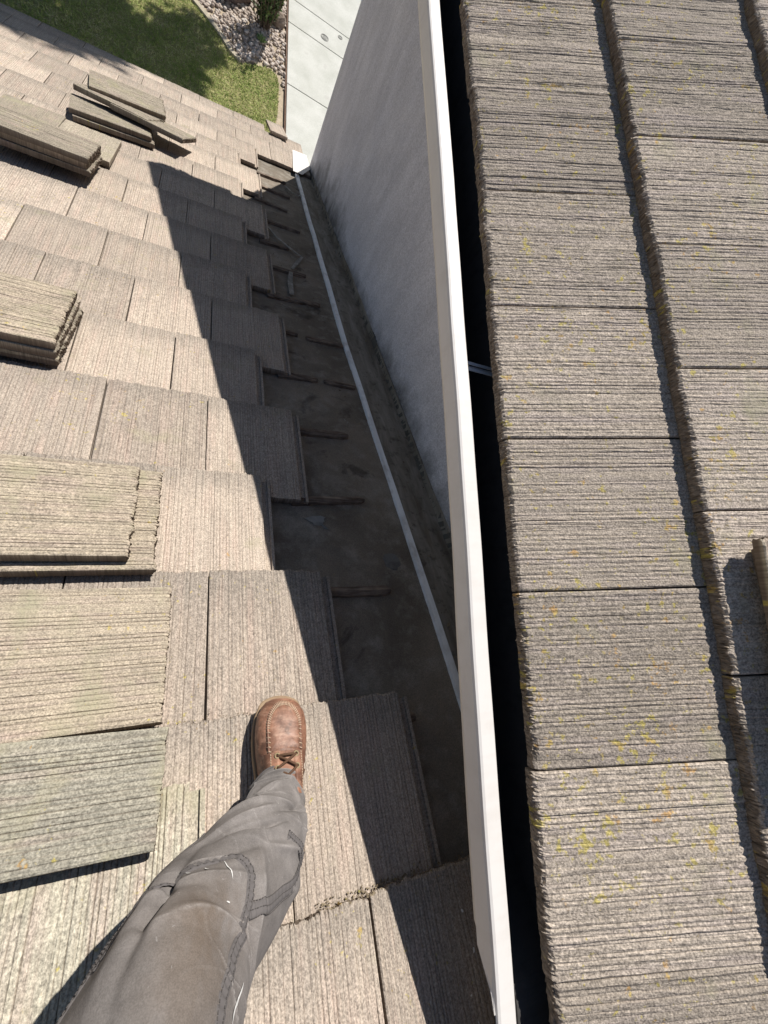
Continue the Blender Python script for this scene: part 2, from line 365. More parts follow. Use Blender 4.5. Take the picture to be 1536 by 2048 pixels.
# battens that the missing tiles hung on
BT = [(0.30, 0.318, 0.548, 0.320, 0), (0.26, 0.668, 0.537, 0.697, 0), (0.10, 1.013, 0.536, 1.043, 0), (0.27, 1.388, 0.455, 1.406, 0), (0.487, 1.409, 0.645, 1.411, 1),
      (0.12, 1.765, 0.399, 1.760, 0), (0.443, 1.756, 0.643, 1.769, 1), (0.27, 2.098, 0.573, 2.155, 0), (0.10, 2.449, 0.530, 2.484, 0), (0.27, 2.792, 0.453, 2.817, 0),
      (0.12, 3.171, 0.571, 3.186, 0), (0.27, 3.548, 0.512, 3.525, 0), (0.12, 3.879, 0.564, 3.866, 0), (0.27, 4.169, 0.558, 4.203, 0), (0.44, -0.05, 0.523, -0.060, 0)]
for (u0, s0, u1, s1, brk) in BT:
    b = MB(); L = math.hypot(u1 - u0, s1 - s0); a = math.atan2(s1 - s0, u1 - u0); n = max(3, int(L / 0.02))
    P = []; hw = rng.uniform(0.0165, 0.0195); ht = rng.uniform(0.019, 0.024)
    for i in range(n + 1):
        t = i / n; e = 1.0
        if i == n: e = 0.55
        if i == 0 and brk: e = 0.6
        wob = rng.normal(0, 0.0012, 8)
        P += [(t * L, -hw * e + wob[0], 0.0), (t * L, -hw * e + 0.003 + wob[1], ht * (0.82 + wob[2] * 30)), (t * L, 0 + wob[6], ht * (1 + wob[3] * 25)), (t * L, hw * e - 0.003 + wob[4], ht * (0.9 + wob[5] * 30)), (t * L, hw * e + wob[7], 0.0)]
    P = np.array(P); F = [[(i * 5 + k, i * 5 + k + 1, (i + 1) * 5 + k + 1, (i + 1) * 5 + k)[::-1] for i in range(n) for k in range(4)], list(range(5)), [n * 5 + k for k in range(5)][::-1]]
    V = np.column_stack([u0 + P[:, 0] * math.cos(a) - P[:, 1] * math.sin(a), s0 + P[:, 0] * math.sin(a) + P[:, 1] * math.cos(a), P[:, 2] + DECK + 0.002])
    o = mk("batten", low(V), F, M_BATTEN, lower_roof, {"tl": V})
    if brk: o["label"] = "short loose-ended piece of rotten batten beside the flashing strip"

# wall pan flashing: dirty pan with a turned-up pale hem
def band(name, left, right, h0, h1, mat, parent, label=None, wob=0.0):
    V = []; n = len(left)
    for (a, b) in zip(left, right):
        V += [(a[0], a[1], h0), (a[0], a[1], h1 + rng.normal(0, wob)), (b[0], b[1], h1 + rng.normal(0, wob)), (b[0], b[1], h0)]
    F = [[(i * 4 + k, i * 4 + (k + 1) % 4, (i + 1) * 4 + (k + 1) % 4, (i + 1) * 4 + k) for i in range(n - 1) for k in range(4)], [0, 3, 2, 1], [(n - 1) * 4 + k for k in range(4)]]
    o = mk(name, low(np.array(V)), F, mat, parent)
    if label: o["label"] = label
    return o
sv = np.array([-1.2, -0.6, -0.074, 0.2, 0.45, 0.75, 1.05, 1.4, 1.78, 2.1, 2.4, 2.65, 2.95, 3.2, 3.45, 3.8, 4.15, 4.45, 4.62])
lu = np.interp(sv, [-1.2, -0.07, 0.5, 0.9, 1.4, 1.8, 2.4, 2.9, 3.4, 4.1, 4.62], [0.682, 0.677, 0.671, 0.667, 0.657, 0.650, 0.657, 0.661, 0.667, 0.677, 0.684]) + rng.normal(0, 0.0012, len(sv))
ru = np.interp(sv, [-1.2, 0.06, 0.5, 1.05, 1.4, 1.8, 2.4, 2.96, 3.45, 4.24, 4.62], [0.72, 0.714, 0.706, 0.699, 0.692, 0.687, 0.698, 0.702, 0.706, 0.718, 0.735]) + rng.normal(0, 0.0012, len(sv))
ru = lu + (ru - lu) * 0.64
band("flashing_hem", list(zip(lu, sv)), list(zip(ru, sv)), DECK + 0.004, DECK + 0.024, M_GALV, lower_roof, "pale galvanised hem of the flashing running along the wall", 0.0015)
band("pan_flashing", list(zip(ru - 0.004, sv)), [(WALL_U - 0.001, s) for s in sv], DECK + 0.002, DECK + 0.0175, M_PAN, lower_roof, "dirty brown flashing pan between the pale hem and the wall", 0.0012)
band("wall_flashing", [(WALL_U - 0.006, s) for s in sv], [(WALL_U - 0.0005, s) for s in sv], DECK + 0.0175, DECK + 0.055, M_PAN, lower_roof, None, 0.004)
pt = [(0.655, 4.56), (0.70, 5.15), (0.842, 5.17), (0.842, 4.80), (0.80, 4.70), (0.74, 4.56)]
n = len(pt); V = [(p[0], p[1], -0.024 + 0.053 * (p[1] - 4.6)) for p in pt]
V = np.array(V + [(a, b, c - 0.0015) for a, b, c in V])
o = mk("flashing_flap", low(V), [list(range(n))[::-1], [n + k for k in range(n)]] + [[k, (k + 1) % n, n + (k + 1) % n, n + k] for k in range(n)], M_WHITE, lower_roof)
o["label"] = "bright white metal flap at the lower end of the flashing"

# --- walls
def wall_grid(x, y0, y1, z0f, z1, ny, nz):
    V = []; G = []
    for i in range(ny + 1):
        y = y0 + (y1 - y0) * i / ny; zr = O1[2] + (O1[1] - y) * 0.5 - 0.07
        for j in range(nz + 1):
            z = z0f + (z1 - z0f) * (j / nz); V.append((x, y, z)); G.append(max(0.0, 1 - max(0, z - zr) / (0.18 + 0.34 * (0.5 + 0.5 * math.sin(y * 2.3 + 0.7 * math.sin(y * 5.1))) * min(1, max(0.15, (y - 0.3) / 2.0)))))
    return V, G
mb = MB(); ZS = HC - 0.775
V, G = wall_grid(WALLX, -6.0, 4.13, 0.0, ZS, 300, 160)
nz = 161
Q = [(i * nz + j, i * nz + j + 1, (i + 1) * nz + j + 1, (i + 1) * nz + j)[::-1] for i in range(300) for j in range(160)]
mb.add(V, [Q], grime=G)
V = [(WALLX, 4.13, 0), (8.0, 4.13, 0), (8.0, 4.13, HC + 2.7), (WALLX, 4.13, ZS), (8.0, -6, 0), (8.0, -6, HC + 2.7), (WALLX, -6, 0), (WALLX, -6, ZS)]
mb.add(V, [[0, 3, 2, 1], [1, 2, 5, 4], [4, 5, 7, 6]], grime=np.zeros(8))
# lower storey under the lower roof
zl = lambda y: O1[2] + (O1[1] - y) * 0.5 - 0.19
V = [(-4.7, 4.35, 0), (WALLX - 0.003, 4.35, 0), (WALLX - 0.003, 4.35, zl(4.35)), (-4.7, 4.35, zl(4.35)), (-4.7, -2.6, 0), (-4.7, -2.6, zl(-2.6)), (WALLX - 0.003, -2.6, 0), (WALLX - 0.003, -2.6, zl(-2.6))]
mb.add(V, [[0, 1, 2, 3][::-1], [0, 3, 5, 4][::-1], [4, 5, 7, 6]], grime=np.zeros(8))
wall = mb.build("wall", M_STUCCO, house)
wall["label"] = "shaded grey stucco wall rising beside the bare strip"
# ragged render edge where the stucco stops above the flashing
mb = MB(); ys = np.arange(-0.9, 4.12, 0.018)
for y in ys:
    zr = O1[2] + (O1[1] - y) * 0.5 + DECK * 1.118 + 0.03
    w_ = 0.018; hgt = abs(rng.normal(0, 0.007)) + 0.014 + 0.02 * max(0, math.sin(y * 3.1) * math.sin(y * 7.7))
    mb.box(WALLX - rng.uniform(0.004, 0.007), WALLX + 0.002, y - w_ * 0.55, y + w_ * 0.55, zr - 0.05, zr + hgt * 0.7, jit=0.002, rng=rng)
mb.build("stucco_edge", mat_paint("grimy_stucco_edge", (0.12, 0.115, 0.10), (0.05, 0.045, 0.04), 0.8, 0.9), wall)

# --- upper roof
mb = MB(); FARA = O2[1] - 4.44
for j in range(0, 8):
    for m in range(-11, 14):
        a = m * TW + j * OFF2 + (0 if j < 2 else 0.0)
        a = (m + (j // 2) * 1) * TW + (j * OFF2)
        if a < FARA - 0.02 or a > 4.2: continue
        V, F, tl, g = tile(rng, 0.3024 + rng.uniform(-0.001, 0.001), 0.432, 0.026, lip=False, ny=16 if j < 3 else 5, rag=0.0034, seed=seed + 500, deep=0.62, bevel=0.010); seed += 1
        kk = 0.0262 / EX2 + rng.normal(0, 0.001); tw_ = rng.normal(0, 0.003)
        aa = a + 0.0014 + V[:, 0] + tw_ * V[:, 1]; bb = j * EX2 + V[:, 1] + rng.normal(0, 0.0022); h = V[:, 2] - 0.026 - kk * V[:, 1] + rng.normal(0, 0.0009)
        mb.add(upp(np.column_stack([aa, bb, h])), F, tl=tl, groove=g)
upper_roof = mb.build("upper_roof", M_TILE_UP, house)
upper_roof["label"] = "upper roof of grey ribbed concrete tiles spotted with yellow lichen"
dk = MB(); dk.box(FARA + 0.03, 4.25, 0.075, 3.05, -0.13, -0.068, upp); dk.build("roof_deck", M_FASCIA, upper_roof)
fb = MB(); fb.box(0.655, 0.68, -3.0, 4.40, HC - 0.80, HC - 0.662); fb.build("fascia", M_FASCIA, upper_roof)
sf = MB(); sf.box(0.684, WALLX + 0.05, -3.0, 4.40, HC - 0.79, HC - 0.775); sf.build("soffit", M_FASCIA, upper_roof)
rk = MB()
V = [(0.66, 4.405, HC - 0.80), (0.66, 4.405, HC - 0.672), (4.0, 4.405, HC - 0.672 + 1.64), (4.0, 4.405, HC - 0.80 + 1.64)]
V = np.array(V + [(x, 4.435, z) for x, y, z in V])
rk.add(V, [[(0, 1, 2, 3)[::-1], (4, 5, 6, 7), (0, 4, 7, 3)[::-1], (1, 2, 6, 5)[::-1], (0, 1, 5, 4), (3, 7, 6, 2)]])
rk.box(0.66, WALLX + 0.05, 4.10, 4.402, HC - 0.772, HC - 0.70)
rk.build("rake_board", M_FASCIA, upper_roof)

# --- gutter: K profile swept along the eave; the near end is notched where the lower roof rises to it
prof = [(0.549, -0.668), (0.5495, -0.661), (0.546, -0.6585), (0.517, -0.6585), (0.5125, -0.6605), (0.5105, -0.666), (0.509, -0.680), (0.508, -0.699), (0.516, -0.715), (0.538, -0.735), (0.556, -0.760), (0.562, -0.775), (0.648, -0.775), (0.652, -0.640)]
inn = [(x + (0.002 if i < 11 else -0.002 if i == 13 else 0), z + 0.002 if i >= 11 else z) for i, (x, z) in enumerate(prof)]
def notch(y, z):                     # bottom edge of the face climbs towards the near end
    zb = np.interp(-y, [0.43, 0.67, 0.9], [-0.80, -0.6525, -0.60])
    return max(z, min(zb, -0.664))
ysg = np.concatenate([np.linspace(4.44, 1.2, 12), np.linspace(1.0, -0.40, 30), np.linspace(-0.44, -0.72, 12), np.linspace(-0.9, -3.0, 6)])
V = []
for y in ysg:
    dx = 0.0020 * math.sin(y * 2.2) + 0.0009 * math.sin(y * 7.1) + 0.0005 * math.sin(y * 19)
    for (x, z) in prof: V.append((x + dx, y, HC + (notch(y, z) if z > -0.70 or True else z)))
k = len(prof); n = len(ysg)
Q = [(i * k + j, i * k + j + 1, (i + 1) * k + j + 1, (i + 1) * k + j) for i in range(n - 1) for j in range(k - 1)]
gutter = mk("gutter", V, [Q], M_WHITE, house)
gutter["label"] = "white painted metal gutter along the eave of the upper roof"
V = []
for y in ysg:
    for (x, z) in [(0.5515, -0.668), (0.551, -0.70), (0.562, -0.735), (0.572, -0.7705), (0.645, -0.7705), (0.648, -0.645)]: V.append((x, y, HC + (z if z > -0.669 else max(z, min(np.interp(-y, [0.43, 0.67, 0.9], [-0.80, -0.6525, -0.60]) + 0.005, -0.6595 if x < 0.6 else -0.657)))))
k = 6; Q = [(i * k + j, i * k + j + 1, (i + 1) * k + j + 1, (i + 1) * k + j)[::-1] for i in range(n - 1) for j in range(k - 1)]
gi = mk("gutter_trough", V, [Q], M_GUT_IN, gutter); gi["label"] = "dark inside of the gutter, shade put into its colour"
cp = MB(); P = np.array([(x, 4.441, HC + z) for x, z in prof] + [(x, 4.443, HC + z) for x, z in prof]); k = len(prof)
cp.add(P, [list(range(k)), list(range(k, 2 * k))[::-1]]); cp.build("gutter_end_cap", M_WHITE, gutter)
for yh in (2.4, 0.50, -1.4):
    hb = MB()
    for (y0, y1, z) in ((-0.011, -0.004, -0.668), (-0.004, 0.004, -0.673), (0.004, 0.011, -0.668)):
        hb.box(0.545, 0.653, yh + y0, yh + y1, HC + z - 0.0015, HC + z)
    hb.build("gutter_hanger", M_STRAP, gutter)

# ------------------------------------------------------------------ loose tiles stacked on the lower roof
def loose(u, s, h, ang, label, mat, W=0.325, L=0.432, T=0.0265, pitch=0.0, roll=0.0, lip=False, rag=0.004, frame=None, group="loose tiles stacked on the lower roof", name="concrete_tile", flat=0.0, flip=False):
    global seed
    seed += 1
    V, F, tl, g = tile(rng, W, L, T, lip=lip, ny=14, rag=rag, seed=seed + 900, flat=flat)
    V = V - np.array((W / 2, L / 2, 0))
    M = (frame or M1) @ Matrix.Translation((u, s, h)) @ Matrix.Rotation(math.radians(180 + ang), 4, 'Z') @ Matrix.Rotation(math.radians(pitch), 4, 'X') @ Matrix.Rotation(math.radians(roll), 4, 'Y')
    if flip: M = M @ Matrix.Translation((0, 0, T)) @ Matrix.Rotation(math.pi, 4, 'Y')
    o = mk(name, V, F, mat, None, {"tl": tl, "groove": g}, False, M)
    return tag(o, label, "roof tile", group)
T = 0.0268
# nearest pair by the boot
loose(-0.300, 0.150, 0.004, -90, "wide greenish-yellow tile lying flat across the roof, second nearest to the trousers", M_TILE_YEL, W=0.300, rag=0.003)
loose(-0.292, -0.104, 0.043, -92.6, "pale greenish cut tile with a black shadow under its near edge, left of the trousers", M_TILE_GRN, W=0.188, roll=0, rag=0.002)
loose(-0.160, -0.330, 0.002, 0, "pale lichen-green tile with upslope ribs, left of the grey trousers and under the cut tile", M_TILE_GRN, W=0.262, lip=True, rag=0.002)
loose(-0.480, -0.345, 0.003, 0.5, "green stained tile with upslope ribs in the bottom left corner", M_TILE_GRN, W=0.322, rag=0.002)
# stack of two with offset ends
loose(-0.345, 0.500, 0.012, -89, "lower tile of the two-tile stack left of the sunlit gap, its right end sticking out", M_TILE_YEL, W=0.318)
loose(-0.397, 0.503, 0.012 + T + 0.004, -89.5, "upper tile of the two-tile stack above the yellow-green tile, mossy and ribbed", M_TILE_YEL, W=0.285)
# stack cut by the left edge of the picture
for i, (du, ds, lab) in enumerate(((0.003, 0.004, "bottom tile of the three-tile stack at the left edge, halfway up the photo"), (0.000, 0.0, "middle tile of the three-tile stack at the left edge, halfway up the photo"), (-0.004, 0.003, "mossy top tile of the three-tile stack at the left edge, with a jagged right end"))):
    loose(-0.660 + du, 1.262 + ds, 0.006 + i * (T + 0.002), -92.5 + i * 0.6, lab, (M_TILE_OLD, M_TILE_OLD, M_TILE_YEL)[i], W=0.322, rag=0.0042)
# flat greenish pair and the tall stack lying on it
loose(-0.680, 3.145, 0.004, -1, "flat grey-green tile ending beside the big stack, right one of the flat pair", M_TILE_OLD, W=0.275, flat=0.8)
loose(-0.958, 3.190, 0.003, 0.5, "flat grey-green tile half covered by the big stack, left one of the flat pair", M_TILE_OLD, W=0.275, flat=0.8)
for i, lab in enumerate(("lowest tile of the big stack at the upper left, dark shadow before it", "middle tile of the big stack at the upper left, over the flat green pair", "mossy topmost tile of the big stack at the upper left")):
    loose(-0.800 + (0.004, -0.004, 0.003)[i], 2.775 + (0.0, 0.006, -0.010)[i], 0.029 + i * (T + 0.0015), -94 + (0.5, -0.4, 0.3)[i], lab, M_TILE_OLD, W=0.275, rag=0.004)
# upper group near the eave
for i, lab in enumerate(("bottom tile of the pair just below the tilted tiles near the eave", "ribbed top tile of the pair just below the tilted tiles near the eave")):
    loose(-0.622 + (0.012, -0.003)[i], 3.655 + (0, 0.008)[i], 0.004 + i * (T + 0.004), -82.5 + (1, 0)[i], lab, M_TILE_OLD, W=0.30, rag=0.004)
loose(-0.590, 3.850, 0.073, -106, "tilted tile propped on the pair by the eave, its dark edge raised", M_TILE_OLD, W=0.30, T=0.030, roll=5)
loose(-0.385, 3.780, 0.066, -106, "tilted tile sticking out to the right of the group by the eave", M_TILE_OLD, W=0.30, T=0.030, roll=6)
loose(-0.580, 3.990, 0.082, -84, "lower of the two flat tiles on the group nearest the eave", M_TILE_OLD, W=0.30, roll=-4)
loose(-0.568, 3.995, 0.111, -82.5, "uppermost tile of the group nearest the eave, pale ribbed face up", M_TILE_OLD, W=0.30, roll=-4)
loose(0.575, 5.60, 0.006, 3, "slipped grey tile jutting past the eave above the white flap", M_TILE, W=0.17, L=0.40, group="slipped tile at the eave")
# tiles on the upper roof at the right edge
loose(1.366, 0.616, -0.004, 91, "lower tile of the pair lying on the upper roof at the right edge", M_TILE_OLD, W=0.32, T=0.022, frame=M2, group="tiles lying on the upper roof")
loose(1.356, 0.594, 0.019, 88.5, "upper tile of the pair on the upper roof at the right edge", M_TILE_OLD, W=0.325, T=0.023, frame=M2, group="tiles lying on the upper roof", rag=0.0042)

# ------------------------------------------------------------------ small loose bits on the bared strip
def ribbon(name, pts, w, h, label, cat, mat, group=None):
    b = MB(); pts = np.array(pts, float); n = len(pts); V = []
    for i in range(n):
        d = pts[min(i + 1, n - 1)] - pts[max(i - 1, 0)]; d /= np.linalg.norm(d); q = np.array((-d[1], d[0])) * w * 0.5 * (0.8 + 0.4 * rng.random())
        z = h + rng.normal(0, 0.001)
        for (c, zz) in ((q, 0), (q, 0.004), (-q, 0.004), (-q, 0)): V.append((pts[i][0] + c[0], pts[i][1] + c[1], z + zz))
    F = [[(i * 4 + k, i * 4 + (k + 1) % 4, (i + 1) * 4 + (k + 1) % 4, (i + 1) * 4 + k) for i in range(n - 1) for k in range(4)], [0, 3, 2, 1], [(n - 1) * 4 + k for k in range(4)]]
    P = low(np.array(V)); c = P.mean(0)
    return tag(mk(name, P - c, F, mat, None, None, False, Matrix.Translation(c)), label, cat, group)
ribbon("wood_strip", [(0.323, 3.076), (0.379, 2.928), (0.425, 2.857), (0.475, 2.79), (0.531, 2.729)], 0.016, DECK + 0.022, "long thin grey strip lying slanted across the bared battens", "wood strip", M_LATH)
ribbon("wood_strip", [(0.531, 2.722), (0.50, 2.65), (0.468, 2.569), (0.446, 2.506)], 0.020, DECK + 0.022, "short grey strip meeting the long slanted strip at a point", "wood strip", M_LATH)
ribbon("wood_strip", [(0.433, 2.456), (0.414, 2.317), (0.408, 2.166)], 0.026, DECK + 0.020, "pale bent strip standing across two battens below the slanted strips", "wood strip", M_LATH)
ribbon("twig", [(0.549, 4.117), (0.598, 4.005), (0.645, 3.977), (0.668, 4.03)], 0.012, DECK + 0.016, "thin bent twig caught against the far end of the pale hem", "twig", M_LATH)
def flake(pts, h, label, mat, name="torn_scrap", cat="scrap"):
    n = len(pts); c = np.mean(pts, 0)
    V = [(p[0], p[1], h + rng.uniform(0, 0.003)) for p in pts] + [(p[0], p[1], h - 0.0008) for p in pts] + [(c[0], c[1], h + 0.001)]
    F = [[(k, (k + 1) % n, 2 * n) for k in range(n)][i][::-1] for i in range(n)]
    F = [np.array(F)] + [np.array([(k, (k + 1) % n, n + (k + 1) % n, n + k) for k in range(n)])]
    P = low(np.array(V)); cc = P.mean(0)
    return tag(mk(name, P - cc, F, mat, None, None, False, Matrix.Translation(cc)), label, cat)
M_SCRAP = mat_paint("grey_scrap", (0.17, 0.165, 0.155), (0.05, 0.045, 0.04), 0.8, 0.6)
M_SCRAP2 = mat_paint("chalky_scrap", (0.27, 0.265, 0.25), (0.1, 0.095, 0.085), 0.8, 0.8)
def ragged(pts, k=4, a=0.004):
    r = []
    for i in range(len(pts)):
        p, q = np.array(pts[i]), np.array(pts[(i + 1) % len(pts)])
        for j in range(k): r.append(tuple(p + (q - p) * j / k + rng.normal(0, a, 2)))
    return r
flake(ragged([(0.567, 0.463), (0.606, 0.468), (0.625, 0.428), (0.598, 0.396), (0.563, 0.413), (0.557, 0.443)], 3, 0.002), DECK + 0.010, "oval grey scrap of felt lying next to the pale hem", M_SCRAP)
flake(ragged([(0.303, 0.603), (0.34, 0.612), (0.375, 0.608), (0.362, 0.585), (0.376, 0.556), (0.352, 0.571), (0.321, 0.577)], 3, 0.003), DECK + 0.010, "chalky pale scrap stuck to the felt near the lap line", M_SCRAP2)
flake(ragged([(0.50, 1.16), (0.53, 1.18), (0.555, 1.15), (0.54, 1.10), (0.51, 1.12)], 3, 0.006), DECK + 0.008, "small crumpled pale scrap on the felt above the middle batten", M_SCRAP2)

# ------------------------------------------------------------------ ground outside
def mat_lawn():
    t = NT("lawn_soil"); p = t.obj(); n = t.noise(p, 9, 5, 0.6); m = t.noise(p, 120, 3)
    col = t.mix(t.rng(n, 0.3, 0.7), (0.20, 0.20, 0.07), (0.38, 0.34, 0.16)); col = t.mul(col, t.rng(m, 0.3, 0.7, 0.5, 1.4))
    return t.end(col, 0.95, t.bump(m, 0.8, 0.02))
def mat_blade():
    t = NT("grass_blades"); v = t.attr("rnd", "Fac"); p = t.obj()
    n = t.noise(p, 2.2, 4, 0.6)
    f = t.math('ADD', v, t.math('MULTIPLY', t.math('SUBTRACT', n, 0.5), 1.6))
    col = t.mix(t.rng(f, 0.1, 0.6), (0.155, 0.235, 0.042), (0.36, 0.42, 0.12)); col = t.mix(t.rng(f, 0.6, 1.0), col, (0.60, 0.52, 0.30))
    return t.end(col, 0.7, spec=0.2)
def mat_conc():
    t = NT("driveway_concrete"); p = t.obj(); n = t.noise(p, 2.5, 5, 0.6); m = t.noise(p, 60, 3)
    col = t.mix(t.rng(n, 0.3, 0.7), (0.44, 0.445, 0.40), (0.56, 0.56, 0.52)); col = t.mul(col, t.rng(m, 0.3, 0.7, 0.9, 1.08))
    col = t.mix(t.rng(t.noise(p, 5, 3), 0.64, 0.72, 0, 0.25), col, (0.3, 0.28, 0.25))
    return t.end(col, 0.9, t.bump(m, 0.2, 0.003), spec=0.2)
def mat_soil():
    t = NT("dry_soil"); p = t.obj(); n = t.noise(p, 8, 5, 0.65); m = t.noise(p, 90, 3)
    col = t.mix(t.rng(n, 0.3, 0.7), (0.34, 0.275, 0.20), (0.52, 0.43, 0.31)); col = t.mul(col, t.rng(m, 0.3, 0.7, 0.7, 1.2))
    return t.end(col, 0.95, t.bump(m, 0.6, 0.01))
M_SOIL = mat_soil()
def sheet(name, pts, z, mat, **kw):
    V = [(x, y, z) for x, y in pts]
    return tag(mk(name, V, [list(range(len(pts)))], mat), **kw)
V = [(-70, -70, 0), (70, -70, 0), (70, 70, 0), (-70, 70, 0)]
tag(mk("ground", V, [[0, 1, 2, 3]], M_SOIL), kind="structure")
edge = [(1.14, 4.5), (1.14, 8.5), (1.165, 8.76), (1.188, 9.085), (1.192, 9.60), (1.15, 9.83), (1.017, 9.91), (0.75, 9.82), (0.464, 9.68), (0.29, 9.80), (0.12, 10.04), (-0.12, 10.30), (-0.40, 10.56), (-0.9, 11.05), (-1.8, 12.2), (-3.2, 14.4)]
sheet("lawn_soil", [(-14, 4.5)] + edge + [(-14, 14.4)][:1], 0.006, mat_lawn(), kind="structure")
def inside(px, py, poly):
    poly = np.array(poly); r = np.zeros(len(px), bool); j = len(poly) - 1
    for i in range(len(poly)):
        xi, yi = poly[i]; xj, yj = poly[j]
        c = ((yi > py) != (yj > py)) & (px < (xj - xi) * (py - yi) / (yj - yi + 1e-12) + xi); r ^= c; j = i
    return r
lawn_poly = [(-14, 4.5)] + edge + [(-14, 14.4)]
N = 120000
px = rng.uniform(-4.2, 1.25, N); py = rng.uniform(6.3, 12.0, N); ok = inside(px, py, lawn_poly); px, py = px[ok], py[ok]; N = len(px)
hgt = rng.uniform(0.014, 0.042, N); ang = rng.uniform(0, 2 * math.pi, N); lean = rng.normal(0, 0.034, (N, 2)); wd = rng.uniform(0.004, 0.008, N)
P0 = np.stack([px - np.cos(ang) * wd, py - np.sin(ang) * wd, np.full(N, 0.004)], 1); P1 = np.stack([px + np.cos(ang) * wd, py + np.sin(ang) * wd, np.full(N, 0.004)], 1)
P2 = np.stack([px + lean[:, 0], py + lean[:, 1], hgt], 1)
V = np.stack([P0, P1, P2], 1).reshape(-1, 3); F = np.arange(3 * N).reshape(-1, 3)
edge_d = np.clip((px - 0.95) / 0.25, 0, 1) * (py < 9.6)
rv = np.clip(rng.uniform(0, 1, N) * 0.75 + 0.12 - 0.35 * edge_d, 0, 1)
tag(mk("grass", V, [F], mat_blade(), None, {"rnd": np.repeat(rv, 3)}), "clipped patchy green lawn below the eave", "grass", None, "stuff")
# driveway slabs with tooled joints
M_CONC = mat_conc(); dr = MB(); jts = [4.2, 6.9, 9.735, 11.33, 12.02, 14.2, 16.9, 20.0, 26.0]
for a, b in zip(jts[:-1], jts[1:]):
    V = np.array([(1.335, a + 0.012, -0.05), (7.0, a - 0.8 + 0.012, -0.05), (7.0, b - 0.8 - 0.012, -0.05), (1.335, b - 0.012, -0.05)])
    V = np.concatenate([V, V + (0, 0, 0.085)]); c = V[4:8].copy(); V[4:8] = c + (c.mean(0) - c) * 0.0015
    dr.add(V, [[(4, 5, 6, 7), (0, 1, 5, 4), (1, 2, 6, 5), (2, 3, 7, 6), (3, 0, 4, 7)]])
tag(dr.build("driveway", M_CONC), kind="structure")
sheet("driveway_bed", [(1.325, 4.0), (7.0, 3.6), (7.0, 26), (1.325, 26)], 0.012, mat_paint("joint_dirt", (0.05, 0.045, 0.04), (0.03, 0.03, 0.03), 0.5, 0.9), kind="structure")
# header board along the driveway, pale mowing curb along the bed
hb = MB(); hb.box(1.300, 1.328, 4.5, 26, -0.02, 0.045)
tag(hb.build("edging_board", mat_wood("brown_edging", (0.10, 0.06, 0.04), (0.17, 0.11, 0.08), (90, 4, 90))), "thin brown board edging between the lawn and the concrete driveway", "edging")
cb = MB(); path = edge[8:]; V = []
for i, p in enumerate(path):
    d = np.array(path[min(i + 1, len(path) - 1)]) - np.array(path[max(i - 1, 0)]); d = d / np.linalg.norm(d); q = np.array((d[1], -d[0])) * 0.075
    V += [(p[0], p[1], -0.02), (p[0], p[1], 0.04), (p[0] + q[0], p[1] + q[1], 0.04), (p[0] + q[0], p[1] + q[1], -0.02)]
n = len(path)
cb.add(V, [[(i * 4 + k, i * 4 + (k + 1) % 4, (i + 1) * 4 + (k + 1) % 4, (i + 1) * 4 + k) for i in range(n - 1) for k in range(4)], [0, 3, 2, 1]])
tag(cb.build("curb", mat_paint("curb_concrete", (0.42, 0.37, 0.28), (0.25, 0.21, 0.16), 0.5, 0.9)), "pale curving concrete curb between the lawn and the pebble bed", "curb")
# pebbles
ico_v = np.array([(math.cos(a) * math.cos(b), math.sin(a) * math.cos(b), math.sin(b)) for b in (-0.95, -0.35, 0.35, 0.95) for a in np.linspace(0, 2 * math.pi, 8)[:-1]] + [(0, 0, 1)])
ico_f = [(r * 7 + k, r * 7 + (k + 1) % 7, (r + 1) * 7 + (k + 1) % 7, (r + 1) * 7 + k) for r in range(3) for k in range(7)]
ico_t = [(21 + k, 21 + (k + 1) % 7, 28) for k in range(7)]
bed = [(1.29, 9.55), (1.29, 14.0), (-2.6, 14.0)] + [(x + 0.06, y + 0.05) for x, y in edge[:3:-1]] + [(1.23, 9.62)]
N = 5200; qx = rng.uniform(-1.2, 1.29, N); qy = rng.uniform(8.4, 12.6, N); ok = inside(qx, qy, bed); qx, qy = qx[ok], qy[ok]
mb = MB()
for x, y in zip(qx, qy):
    r = rng.uniform(0.018, 0.044); ax = np.array((1, rng.uniform(0.65, 1), rng.uniform(0.45, 0.7))) * r; a = rng.uniform(0, 6.28)
    P = ico_v * ax * (1 + rng.normal(0, 0.06, (29, 1))); c, s = math.cos(a), math.sin(a)
    P = np.stack([P[:, 0] * c - P[:, 1] * s + x, P[:, 0] * s + P[:, 1] * c + y, P[:, 2] + r * 0.4 + rng.uniform(0, 0.012)], 1)
    mb.add(P, [ico_f, ico_t], rnd=np.full(29, rng.random()))
def mat_peb():
    t = NT("river_pebbles"); v = t.attr("rnd", "Fac"); col = t.mix(v, (0.33, 0.27, 0.225), (0.56, 0.475, 0.40))
    col = t.mix(t.rng(v, 0.85, 0.95), col, (0.55, 0.50, 0.45)); return t.end(col, 0.85, t.bump(t.noise(t.obj(), 60, 2), 0.3, 0.004))
tag(mb.build("pebbles", mat_peb(), smooth=True), "bed of pinkish tan river pebbles beside the driveway", "pebbles", None, "stuff")
